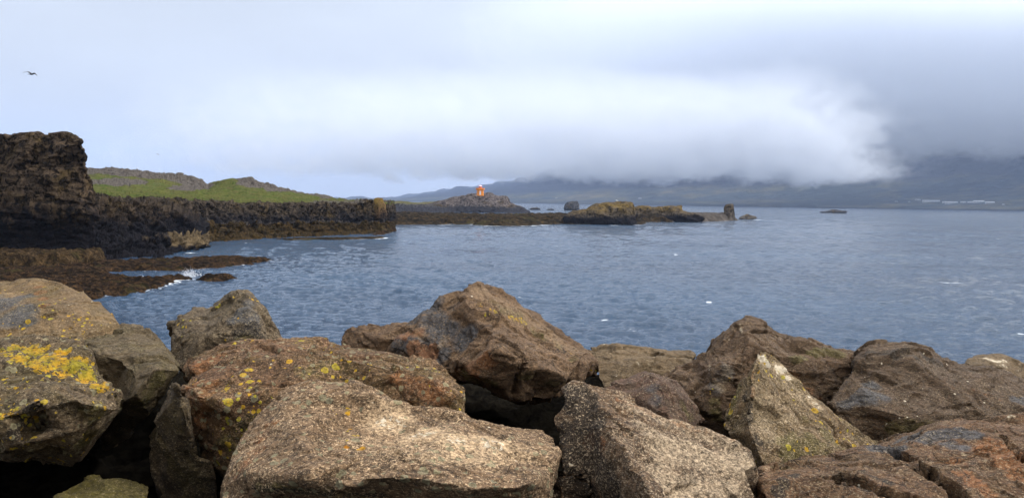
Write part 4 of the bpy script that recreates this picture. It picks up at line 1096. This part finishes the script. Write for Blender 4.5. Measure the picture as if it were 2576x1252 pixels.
boulder('broad boulder with a large sheet of bright yellow lichen across its top', mat=m_B, seed=2, d=4.6, T=1.5, smooth=5, fs=2.6,
  outline=[(-220,830,.9),(-80,838,.9),(0,842,.9),(60,840,.9),(110,843,.85),(150,850,.85),(200,850,.9),(215,868,.8),(225,900,.6),(242,940,.45),(275,966,.3),(300,985,.1),(292,1030,.0),(265,1080,.1),(232,1130,.2),(185,1178,.35),(140,1168,.3),(100,1160,.3),(60,1155,.3),(0,1150,.3),(-220,1160,.3)],
  inner=[(150,985,-.2),(60,990,-.2),(-80,990,-.2),(0,1050,-.35),(90,1008,-.32),(130,1035,-.25),(215,1015,-.25),(60,1130,-.3),(180,1100,-.2),(105,1070,-.08),(60,900,.4),(140,930,.15),(20,1135,-.28),(225,1060,-.1)],
  ridges=[(2,1,0),(3,4,5,6),(12,7,8)],
  cuts=[(20,.05,[(85,1030),(110,1055),(60,1100)])],
  paint=[(0,40,1,[(50,893),(110,918),(160,938),(210,954),(250,964)]),(0,40,1,[(60,878),(120,892),(180,915),(225,940)]),(0,38,1,[(45,866),(110,872),(160,884),(200,905)]),(0,26,.9,[(0,878),(15,884)]),(0,14,.8,[(20,875),(25,900)]),(0,13,.9,[(0,1045),(40,1025),(70,1010)]),(0,9,.8,[(20,970),(60,970)]),(0,8,.8,[(150,1022),(165,1024)]),(0,8,.7,[(120,1020),(140,1030)])],
  paint2=[(1,24,.9,[(80,1040),(40,1090)]),(0,60,.6,[(250,1040),(215,1110)])])  # dark patch paints shade into the recess
boulder('olive-grey boulder wedged right of the boulder with the yellow lichen sheet', mat=m_C, seed=3, d=5.2, T=1.4, smooth=7, amp=0.8, fs=2.6,
  outline=[(190,852,.8),(265,843,1.0),(308,812,1.2),(340,812,1.2),(380,818,1.1),(405,835,1.0),(432,870,.8),(455,905,.5),(450,935,.2),(425,962,.1),(402,1000,.1),(375,1045,.1),(340,1065,.2),(315,1110,.4),(260,1130,.6),(200,1050,.6),(180,950,.7)],
  inner=[(350,900,.3),(300,930,.05),(390,930,-.05),(330,990,-.15),(410,880,.45)],
  paint2=[(0,40,.7,[(400,960),(360,1020)]),(1,20,.5,[(345,912),(400,905)])], cuts=[(6,.03,[(340,905),(400,900)])])
boulder('grey pointed boulder with a dark broken face, standing against the water on the left', mat=m_D, seed=4, d=6.6, T=1.4, smooth=4, fs=2.4,
  outline=[(412,828,.3),(430,800,.4),(455,770,.6),(480,763,.7),(522,764,.7),(560,745,.6),(600,733,.5),(635,735,.4),(660,760,.35),(690,795,.3),(712,830,.25),(722,865,.2),(690,885,.2),(620,895,0),(540,920,0),(480,930,-.1),(455,940,-.1),(425,890,.1)],
  inner=[(602,750,.3),(585,792,.02),(620,858,-.1),(510,840,0),(640,770,.15),(668,852,.05)], ridges=[(0,1,2),(0,4,5)],
  paint=[(2,26,1,[(600,790),(640,790),(640,830)]),(2,20,.9,[(630,755),(590,800)]),(0,7,.6,[(440,830),(450,850)]),(1,6,.8,[(540,838),(550,843)]),(1,4,.8,[(455,772),(445,785)])],
  paint2=[(1,24,.8,[(600,830),(645,820),(655,845)]),(0,16,.6,[(600,840),(640,850)])])
boulder('long rusty brown boulder dotted with yellow lichen rings, lying behind the pinkish tan boulder', mat=m_E, seed=5, d=4.9, T=1.3, smooth=6, fs=2.4,
  outline=[(440,950,.2),(447,922,.3),(470,900,.5),(520,880,.6),(560,868,.7),(620,858,.7),(700,858,.7),(760,850,.7),(850,850,.7),(862,862,.6),(960,870,.6),(1030,885,.5),(1090,905,.45),(1140,945,.3),(1168,970,.2),(1172,1000,.1),(1170,1045,0),(1100,1100,0),(900,1120,-.1),(700,1170,-.2),(600,1220,-.1),(545,1190,-.1),(505,1160,-.1),(480,1080,-.1),(465,1000,0)],
  inner=[(530,935,.1),(620,900,.25),(750,900,.2),(860,900,.25),(960,915,.1),(1080,950,.05),(700,985,-.15),(560,1010,-.25),(600,1090,-.25),(1000,985,-.05),(490,985,-.15)],
  ridges=[(0,1,2,3,4,5)],
  paint=[(0,60,.5,[(600,960),(640,1040),(560,1130)]),(0,50,.55,[(780,910),(850,900)]),(0,40,.3,[(700,900),(900,930)]),(0,5,.9,[(478,965),(492,950)])],
  paint2=[(2,40,.8,[(470,920),(540,900)]),(2,36,.8,[(490,960),(530,960),(500,1050)]),(0,50,.6,[(640,1060),(570,1120)]),(0,40,.5,[(760,930),(860,910)]),(2,50,.5,[(1000,930),(1120,990)]),(1,30,.5,[(640,1010),(600,1080)])])
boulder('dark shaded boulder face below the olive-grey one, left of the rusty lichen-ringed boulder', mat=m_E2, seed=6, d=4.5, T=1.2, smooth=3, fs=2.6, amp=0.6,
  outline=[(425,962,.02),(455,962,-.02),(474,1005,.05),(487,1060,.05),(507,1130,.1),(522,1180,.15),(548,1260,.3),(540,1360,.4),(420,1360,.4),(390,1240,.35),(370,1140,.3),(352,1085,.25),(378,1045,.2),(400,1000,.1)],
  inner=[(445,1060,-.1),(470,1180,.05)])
boulder('long pinkish tan boulder with pale crust and grey lichens, front centre at the bottom', mat=m_F, seed=7, chisel=16, d=3.7, T=0.9, smooth=10, amp=0.7, fs=2.6,
  outline=[(548,1300,-.2),(549,1225,-.1),(575,1160,0),(605,1095,.2),(640,1045,.4),(680,1005,.5),(730,972,.6),(790,958,.65),(850,957,.65),(900,965,.6),(930,980,.55),(985,1010,.5),(1040,1025,.45),(1100,1030,.45),(1150,1035,.45),(1200,1060,.4),(1250,1070,.4),(1310,1082,.4),(1370,1085,.4),(1395,1100,.3),(1408,1140,.15),(1402,1180,.0),(1388,1240,-.1),(1385,1340,0),(1000,1380,0),(700,1380,0)],
  inner=[(620,1190,-.22),(760,1200,-.42),(850,1212,-.5),(1000,1210,-.5),(1130,1215,-.5),(1250,1245,-.5),(1340,1210,-.35),(620,1245,-.2),(760,1262,-.2),(900,1300,-.15),(1050,1300,-.18),(1200,1320,-.15),(750,1050,.15),(850,1010,.35),(1000,1080,.05),(1150,1110,.0),(1280,1130,0)],
  ridges=[(0,1,2,3,4,5,6)],
  paint=[(1,80,.85,[(980,1060),(1060,1085),(1150,1100),(1230,1110)]),(1,60,.5,[(1300,1140),(1100,1150)]),(1,70,.25,[(900,1100),(1200,1160)]),(0,11,.95,[(875,1020),(880,1035)]),(0,50,.35,[(860,1040),(900,1100)]),(1,5,1,[(930,1008),(935,1012)]),(1,6,1,[(1055,1085),(1065,1090)]),(1,5,1,[(1276,1152),(1278,1153)]),(1,5,1,[(1300,1153),(1302,1154)])],
  paint2=[(1,22,.6,[(640,1235),(760,1240),(850,1245),(960,1250)]),(0,30,.6,[(650,1230),(760,1240),(900,1250)]),(2,40,.5,[(680,1060),(640,1130),(600,1180)])])  # dark strip paints shade under the overhanging lip
boulder('largest boulder, a broad brown peak standing against the water in the middle', mat=m_G, seed=8, d=6.0, T=1.6, smooth=4, fs=2.0,
  outline=[(848,848,.6),(870,830,.7),(930,800,.8),(985,795,.8),(1010,785,.8),(1045,760,.8),(1080,740,.8),(1100,728,.8),(1140,720,.8),(1175,722,.7),(1190,713,.7),(1225,714,.8),(1260,730,.9),(1310,755,1.0),(1350,790,1.0),(1400,825,.95),(1440,850,.9),(1465,865,.8),(1490,900,.6),(1510,930,.4),(1505,962,.3),(1470,968,.1),(1430,962,0),(1415,980,0),(1420,1005,0),(1400,1012,.0),(1330,1008,-.1),(1320,1022,-.1),(1260,1002,-.1),(1220,987,-.1),(1170,976,0),(1140,975,.1),(1080,970,.2),(960,940,.4),(860,900,.6)],
  inner=[(1178,752,.35),(1235,800,.05),(1290,840,-.1),(1340,868,-.15),(1430,900,0),(1492,932,.2),(1250,885,-.42),(1150,905,-.2),(1320,925,-.38),(1400,940,-.2),(1060,850,.2),(960,850,.45),(1210,955,-.3),(1060,780,.55),(1110,815,.3),(1300,985,-.25)],
  ridges=[(0,1,2,3,4,5),(2,6,12),(3,8)],
  cuts=[(7,.05,[(1230,845),(1180,900)]),(8,.05,[(1320,905),(1300,960),(1290,1000)]),(6,.04,[(1250,905),(1320,900),(1400,895)]),(12,.06,[(1300,880),(1340,895)]),(6,.04,[(1090,870),(1110,925)])],
  paint=[(2,50,.95,[(1060,780),(1120,830),(1180,850)]),(2,40,.9,[(1000,860),(1100,880)]),(2,30,.8,[(1100,750),(1040,800)]),(0,9,.8,[(1200,760),(1215,768)]),(0,11,.85,[(1240,775),(1255,783)]),(0,13,.9,[(1285,795),(1325,805)]),(0,8,.7,[(1225,790),(1235,795)]),(1,60,.33,[(1230,740),(1330,800),(1430,870)]),(1,12,.45,[(1120,840),(1110,870)]),(0,8,.8,[(1433,880),(1440,885)]),(0,8,.8,[(1497,925),(1500,940)])],
  paint2=[(0,50,.5,[(1260,770),(1360,830),(1440,890)]),(2,30,.85,[(1040,870),(1080,885)]),(2,50,.7,[(1210,900),(1180,930)]),(0,40,.7,[(1170,950),(1230,970)]),(0,40,.45,[(1330,950),(1400,980)]),(2,25,.5,[(1000,840),(1060,830)])])
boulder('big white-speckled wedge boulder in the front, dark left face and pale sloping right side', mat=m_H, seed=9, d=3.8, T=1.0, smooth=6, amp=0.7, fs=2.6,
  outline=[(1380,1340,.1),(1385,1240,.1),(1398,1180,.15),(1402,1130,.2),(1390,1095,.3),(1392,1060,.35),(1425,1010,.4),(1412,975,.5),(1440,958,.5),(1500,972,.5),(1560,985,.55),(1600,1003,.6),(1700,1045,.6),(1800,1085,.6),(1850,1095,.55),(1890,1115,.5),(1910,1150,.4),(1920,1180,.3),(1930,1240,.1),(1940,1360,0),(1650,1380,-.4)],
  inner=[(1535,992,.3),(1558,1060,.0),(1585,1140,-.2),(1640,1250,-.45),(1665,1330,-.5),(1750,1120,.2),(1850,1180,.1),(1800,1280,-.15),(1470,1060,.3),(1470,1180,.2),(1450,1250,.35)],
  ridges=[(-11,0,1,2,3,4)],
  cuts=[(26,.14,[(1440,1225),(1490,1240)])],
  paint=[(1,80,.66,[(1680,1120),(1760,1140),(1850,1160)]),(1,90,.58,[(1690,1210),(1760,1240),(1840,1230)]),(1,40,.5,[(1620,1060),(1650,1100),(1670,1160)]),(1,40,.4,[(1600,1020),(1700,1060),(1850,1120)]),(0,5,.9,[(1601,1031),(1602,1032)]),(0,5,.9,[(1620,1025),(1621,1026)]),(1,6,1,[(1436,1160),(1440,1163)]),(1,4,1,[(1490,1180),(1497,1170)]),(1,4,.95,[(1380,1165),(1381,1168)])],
  paint2=[(1,70,.85,[(1460,1000),(1480,1070),(1490,1150),(1540,1240)]),(1,50,.8,[(1420,1090),(1430,1150)]),(2,34,.7,[(1480,1110),(1510,1120)]),(1,34,.9,[(1440,1230),(1520,1250)]),(2,20,.5,[(1560,1000),(1700,1060),(1850,1100)])])  # left face darkened: brown stain plus painted shade, also in the hollow
boulder('low flat tan boulder beside the water, right of the largest boulder', mat=m_I, seed=10, d=7.2, T=1.4, smooth=6, amp=0.7, fs=2.4, strata=(1, 1, 3),
  outline=[(1450,885,.8),(1490,870,.9),(1510,865,1),(1560,860,1),(1620,862,1),(1660,868,1),(1700,877,.9),(1738,884,.8),(1751,895,.6),(1738,915,.3),(1700,940,.2),(1640,965,.1),(1580,995,0),(1530,995,0),(1500,950,.2)],
  inner=[(1600,905,.4),(1690,900,.5),(1560,940,.1)],
  cuts=[(7,.07,[(1640,885),(1690,890),(1735,892)])],
  paint=[(1,7,1,[(1608,912),(1612,916)]),(1,5,.95,[(1630,912),(1632,916)])])
boulder('small purplish triangular boulder behind the white-speckled wedge boulder', mat=m_J, seed=11, d=5.3, T=0.9, smooth=4, fs=3.2, amp=0.7,
  outline=[(1520,978,.2),(1570,945,.4),(1610,932,.5),(1665,929,.5),(1692,945,.4),(1722,975,.3),(1762,1020,.2),(1780,1065,.1),(1745,1110,0),(1690,1110,0),(1600,1080,0),(1540,1030,.1)],
  inner=[(1668,960,.1),(1690,1050,-.2),(1600,990,.1)], ridges=[(-4,0,1)],
  paint=[(2,26,.5,[(1640,970),(1650,1000)])], paint2=[(0,30,.5,[(1740,1040),(1720,1020)])])
boulder('broad umber boulder with a pointed crest, behind the tall white-peaked triangular boulder', mat=m_K, seed=12, chisel=30, d=6.3, T=1.5, smooth=4, fs=2.2, strata=(1, 1, 2),
  outline=[(1660,960,.3),(1700,930,.5),(1740,912,.6),(1770,880,.7),(1800,850,.8),(1840,820,.9),(1858,804,.9),(1880,801,.9),(1905,804,.9),(1930,815,.9),(1960,835,.9),(2000,845,.9),(2042,845,.9),(2090,870,.8),(2156,888,.7),(2150,930,.5),(2128,968,.4),(2100,1012,.3),(2060,1070,.2),(1950,1100,0),(1800,1110,0),(1720,1100,0)],
  inner=[(1880,850,.4),(1985,908,.3),(2080,897,.4),(2138,893,.5),(2060,965,.2),(1800,925,.1),(1770,1000,-.1)], ridges=[(1,2,3)],
  cuts=[(5,.05,[(1870,830),(1930,830),(1980,845)])],
  paint=[(1,5,1,[(1857,818),(1862,830)]),(2,30,.5,[(1830,930),(1800,970)]),(0,8,.9,[(1835,950),(1836,952)]),(1,22,.3,[(1830,930),(1815,970)]),(0,8,.6,[(1792,985),(1796,1000)]),(1,5,.95,[(1955,839),(1960,841)]),(1,5,.95,[(1780,915),(1782,916)])],
  paint2=[(0,26,.8,[(2000,895),(2060,882),(2110,880)]),(1,30,.45,[(2060,940),(2100,940)]),(0,30,.6,[(1800,1010),(1800,1040)]),(2,40,.4,[(1990,950),(2060,1000)])])
boulder('tall triangular boulder with a white-stained peak and dark left edge, right of centre', mat=m_L, seed=13, d=5.0, T=1.2, smooth=5, fs=2.6, amp=0.75,
  outline=[(1798,1078,.3),(1815,1040,.35),(1840,980,.4),(1870,920,.45),(1890,885,.5),(1910,876,.5),(1942,880,.5),(1985,935,.5),(2010,955,.5),(2042,1000,.5),(2078,1015,.45),(2100,1030,.5),(2140,1065,.5),(2180,1090,.5),(2225,1120,.4),(2200,1210,.1),(2000,1230,-.1),(1900,1220,0),(1850,1140,.1)],
  inner=[(1905,897,.3),(1885,965,.1),(1877,1000,.0),(1905,1070,-.2),(1945,1175,-.35),(2030,1060,.1),(2080,1140,-.1),(1960,960,.3)], ridges=[(-6,0,1,2,3,4)],
  paint=[(1,27,1,[(1918,892),(1935,905),(1962,925)]),(1,50,.25,[(1930,950),(1980,1040)]),(1,18,1,[(1970,925),(1978,948)]),(1,30,.45,[(1990,970),(2040,1010)]),(1,26,.42,[(1940,1000),(1990,1020)]),(1,16,.9,[(2040,995),(2060,1020)]),(0,8,.8,[(1997,1000),(2003,1008)]),(0,8,.6,[(1990,1050),(2010,1060)]),(1,50,.3,[(1900,960),(1930,1080)])],
  paint2=[(0,60,.7,[(2000,1120),(2100,1110)]),(0,40,.5,[(2030,1060),(1980,1150)]),(1,20,.6,[(1870,990),(1890,1060),(1915,1120)]),(0,26,.6,[(1830,1040),(1850,980)]),(2,14,.6,[(1890,930),(1890,990)])])  # left edge darkened with painted shade
boulder('massive dark brown boulder dotted with white specks, at the right edge against the water', mat=m_M, seed=14, d=5.9, T=1.5, smooth=4, fs=2.0, strata=(1, 1, 2),
  outline=[(2078,1020,.2),(2110,960,.5),(2150,892,.9),(2185,864,1),(2230,865,1),(2290,866,1),(2340,885,1),(2400,905,1),(2450,922,1),(2500,918,1),(2576,955,.9),(2760,1000,.8),(2760,1130,0),(2450,1140,0),(2210,1170,0),(2130,1100,0)],
  inner=[(2200,930,.4),(2330,960,.35),(2450,1000,.2),(2180,1020,.0),(2330,1060,-.1),(2290,900,.6),(2560,1010,.2)],
  paint=[(2,30,.9,[(2190,960),(2130,1010)]),(2,30,.7,[(2170,1000),(2220,990)]),(2,24,1,[(2560,1000),(2600,1010)]),(1,4,.95,[(2270,888),(2272,893)]),(0,6,.8,[(2372,950),(2374,951)])],
  paint2=[(1,34,.6,[(2200,880),(2280,885),(2360,905)]),(0,40,.5,[(2250,1080),(2330,1070)]),(2,50,.3,[(2400,960),(2500,1000)]),(1,30,.5,[(2130,900),(2120,960)])])
boulder('small white-topped boulder peeping over the massive dark boulder at the right edge', mat=m_I, seed=15, chisel=12, d=7.5, T=0.9, smooth=4, fs=3.0,
  outline=[(2425,925,.2),(2435,905,.4),(2452,893,.5),(2500,889,.5),(2532,891,.5),(2570,912,.4),(2650,955,.3),(2650,1010,0),(2440,1010,0)],
  inner=[(2510,920,.1),(2470,915,.15)],
  paint=[(1,12,1,[(2480,895),(2510,905),(2530,900)]),(1,9,.9,[(2515,912),(2530,915)])])
boulder('huge russet and slate-grey slab filling the bottom right corner', mat=m_O, seed=16, d=4.1, T=1.5, smooth=6, amp=0.8, fs=2.2,
  outline=[(1915,1175,.3),(1960,1163,.5),(2010,1160,.6),(2100,1150,.7),(2200,1112,.8),(2330,1070,.9),(2440,1053,.9),(2520,1037,.9),(2600,1025,.9),(2850,1000,.9),(2850,1420,-.6),(2300,1420,-.6),(1930,1360,-.2),(1920,1240,0)],
  inner=[(2030,1175,.25),(2110,1178,.25),(2220,1132,.5),(2370,1100,.55),(2460,1090,.55),(2120,1200,.0),(2200,1235,-.2),(2330,1275,-.4),(2350,1180,.0),(2290,1125,.4),(2480,1180,.1),(2560,1200,-.1),(2250,1180,.1)],
  ridges=[(0,1,2,9),(5,6,7)],
  cuts=[(22,.26,[(2115,1198),(2170,1212),(2250,1235),(2330,1262)]),(20,.22,[(2250,1130),(2300,1160),(2370,1200),(2420,1250)]),(8,.06,[(2060,1190),(2110,1200)]),(6,.05,[(2520,1090),(2576,1160)])],
  paint=[(2,34,1,[(2270,1100),(2350,1090),(2440,1085)]),(2,26,1,[(2200,1120),(2260,1120)]),(2,26,.8,[(2380,1110),(2420,1120)]),(1,8,1,[(2535,1043),(2550,1040)]),(1,6,.95,[(2304,1095),(2306,1095)]),(0,6,.8,[(2213,1257),(2214,1258)]),(1,6,.95,[(2427,1136),(2429,1138)])],
  paint2=[(2,60,.8,[(2500,1120),(2576,1180)]),(2,40,.6,[(2400,1160),(2480,1230)]),(1,20,1,[(2115,1200),(2170,1214),(2250,1238),(2330,1264)]),(1,17,1,[(2250,1130),(2300,1160),(2370,1200),(2420,1250)]),(1,26,.9,[(1960,1230),(1990,1190)]),(1,18,.6,[(2170,1180),(2240,1210)]),(0,20,.5,[(1950,1175),(2000,1170)])])  # near-black along the two long grooves paints in their shade
boulder('low mossy green boulder deep in the dark gap at the bottom left', mat=m_P, seed=17, chisel=10, d=4.0, T=1.0, smooth=8, amp=0.5, fs=2.6,
  outline=[(120,1300,0),(150,1235,.3),(220,1205,.5),(300,1200,.5),(362,1204,.5),(376,1222,.4),(362,1270,.2),(340,1380,0),(130,1380,0)],
  inner=[(250,1250,.1)])
boulder('rough boulder cut off by the bottom left corner', mat=m_B, seed=18, d=3.1, T=0.9, smooth=6, amp=0.5, fs=3.0,
  outline=[(-180,1190,.3),(0,1203,.3),(60,1222,.3),(130,1248,.2),(175,1290,.1),(190,1400,0),(-180,1400,0)], inner=[(40,1270,0)],
  paint2=[(1,60,.3,[(0,1240),(100,1260)])])
boulder('small grey stone at the bottom edge, left of the pinkish tan boulder', name='stone', mat=m_D, seed=19, chisel=4, d=3.3, T=0.2, smooth=4, amp=0.3, fs=6.0, vox=0.006,
  outline=[(478,1262,0),(490,1250,.03),(512,1246,.04),(535,1252,.02),(540,1275,0),(500,1290,0)])

# ================================================================== AIR: haze over the fjord and the low cloud on the mountains
def vbox(name, x0, x1, y0, y1, z0, z1, mat):
    g_ = boxm(x0, x1, y0, y1, z0, z1)
    o = mesh_obj(name, g_[0], g_[1], mat, None, False, origin=None)
    return o
m = bpy.data.materials.new('haze_air'); m.use_nodes = True; t = m.node_tree; t.nodes.clear()
mo = N(t, 'ShaderNodeOutputMaterial'); pv = N(t, 'ShaderNodeVolumePrincipled')
pv.inputs['Color'].default_value = (0.55, 0.69, 0.97, 1)
pv.inputs['Density'].default_value = 0.000088
L(t, pv.outputs[0], mo.inputs['Volume'])
hz = vbox('haze', -9500, 9500, -60, 12500, -40, 780, m)
tag(hz, kind='stuff')

m = bpy.data.materials.new('cloud_bank'); m.use_nodes = True; t = m.node_tree; t.nodes.clear()
mo = N(t, 'ShaderNodeOutputMaterial'); pv = N(t, 'ShaderNodeVolumePrincipled')
pv.inputs['Color'].default_value = (1.0, 1.0, 1.0, 1)
c = N(t, 'ShaderNodeTexCoord'); sx = N(t, 'ShaderNodeSeparateXYZ'); L(t, c.outputs['Object'], sx.inputs[0])
X_, Y_, Z_ = sx.outputs
mpv = N(t, 'ShaderNodeMapping'); mpv.inputs['Scale'].default_value = (1, 1, 1.5); L(t, c.outputs['Object'], mpv.inputs[0])
na = noise(t, mpv.outputs[0], 0.0042, 6, 0.55, 0.3)
n2_ = noise(t, mpv.outputs[0], 0.016, 5, 0.6, 0.5)
nb = math_(t, 'ADD', math_(t, 'SUBTRACT', na, 0.5), math_(t, 'MULTIPLY', math_(t, 'SUBTRACT', n2_, 0.5), 1.05))
# bank: between two lateral limits, above a ragged base
xe = math_(t, 'ADD', X_, math_(t, 'MULTIPLY', nb, 620))
ze = math_(t, 'ADD', Z_, math_(t, 'MULTIPLY', nb, 170))
right = mrange(t, math_(t, 'ADD', xe, math_(t, 'MULTIPLY', Z_, 0.55)), 1290, 1130)
left = mrange(t, xe, -1250, 300)
basez = mrange(t, math_(t, 'ADD', Z_, math_(t, 'MULTIPLY', nb, 105)), 82, 104)
topz = mrange(t, ze, 440, 220)
bank = math_(t, 'MULTIPLY', math_(t, 'MULTIPLY', math_(t, 'MULTIPLY', right, left), basez), topz)
deck = math_(t, 'MULTIPLY', mrange(t, ze, 190, 380), mrange(t, ze, 890, 690))
deck2 = math_(t, 'MULTIPLY', math_(t, 'MULTIPLY', deck, 1.0), mrange(t, xe, -200, 900))
bank = math_(t, 'MULTIPLY', bank, mrange(t, math_(t, 'ADD', Y_, math_(t, 'MULTIPLY', nb, 300)), 2720, 2600))
deck2 = math_(t, 'MULTIPLY', deck2, mrange(t, Y_, 2620, 2720))
L(t, mixc(t, mrange(t, math_(t, 'DIVIDE', bank, math_(t, 'ADD', math_(t, 'ADD', bank, deck2), 0.001)), 0.0, 1.0), (0.945, 0.96, 0.985), (0.975, 0.982, 0.995)), pv.inputs['Color'])
dens = math_(t, 'ADD', math_(t, 'MULTIPLY', math_(t, 'MULTIPLY', bank, math_(t, 'MULTIPLY', mrange(t, na, 0.35, 0.6, 0.45, 1.0), mrange(t, n2_, 0.38, 0.62, 0.35, 1.5))), 0.016), math_(t, 'MULTIPLY', deck2, 0.012))
L(t, dens, pv.inputs['Density']); L(t, pv.outputs[0], mo.inputs['Volume'])
m.cycles.volume_step_rate = 1.0 if hasattr(m, 'cycles') else 1
cb = vbox('cloud_bank', -3500, 3600, 2350, 3100, 55, 900, m)
tag(cb, kind='stuff')
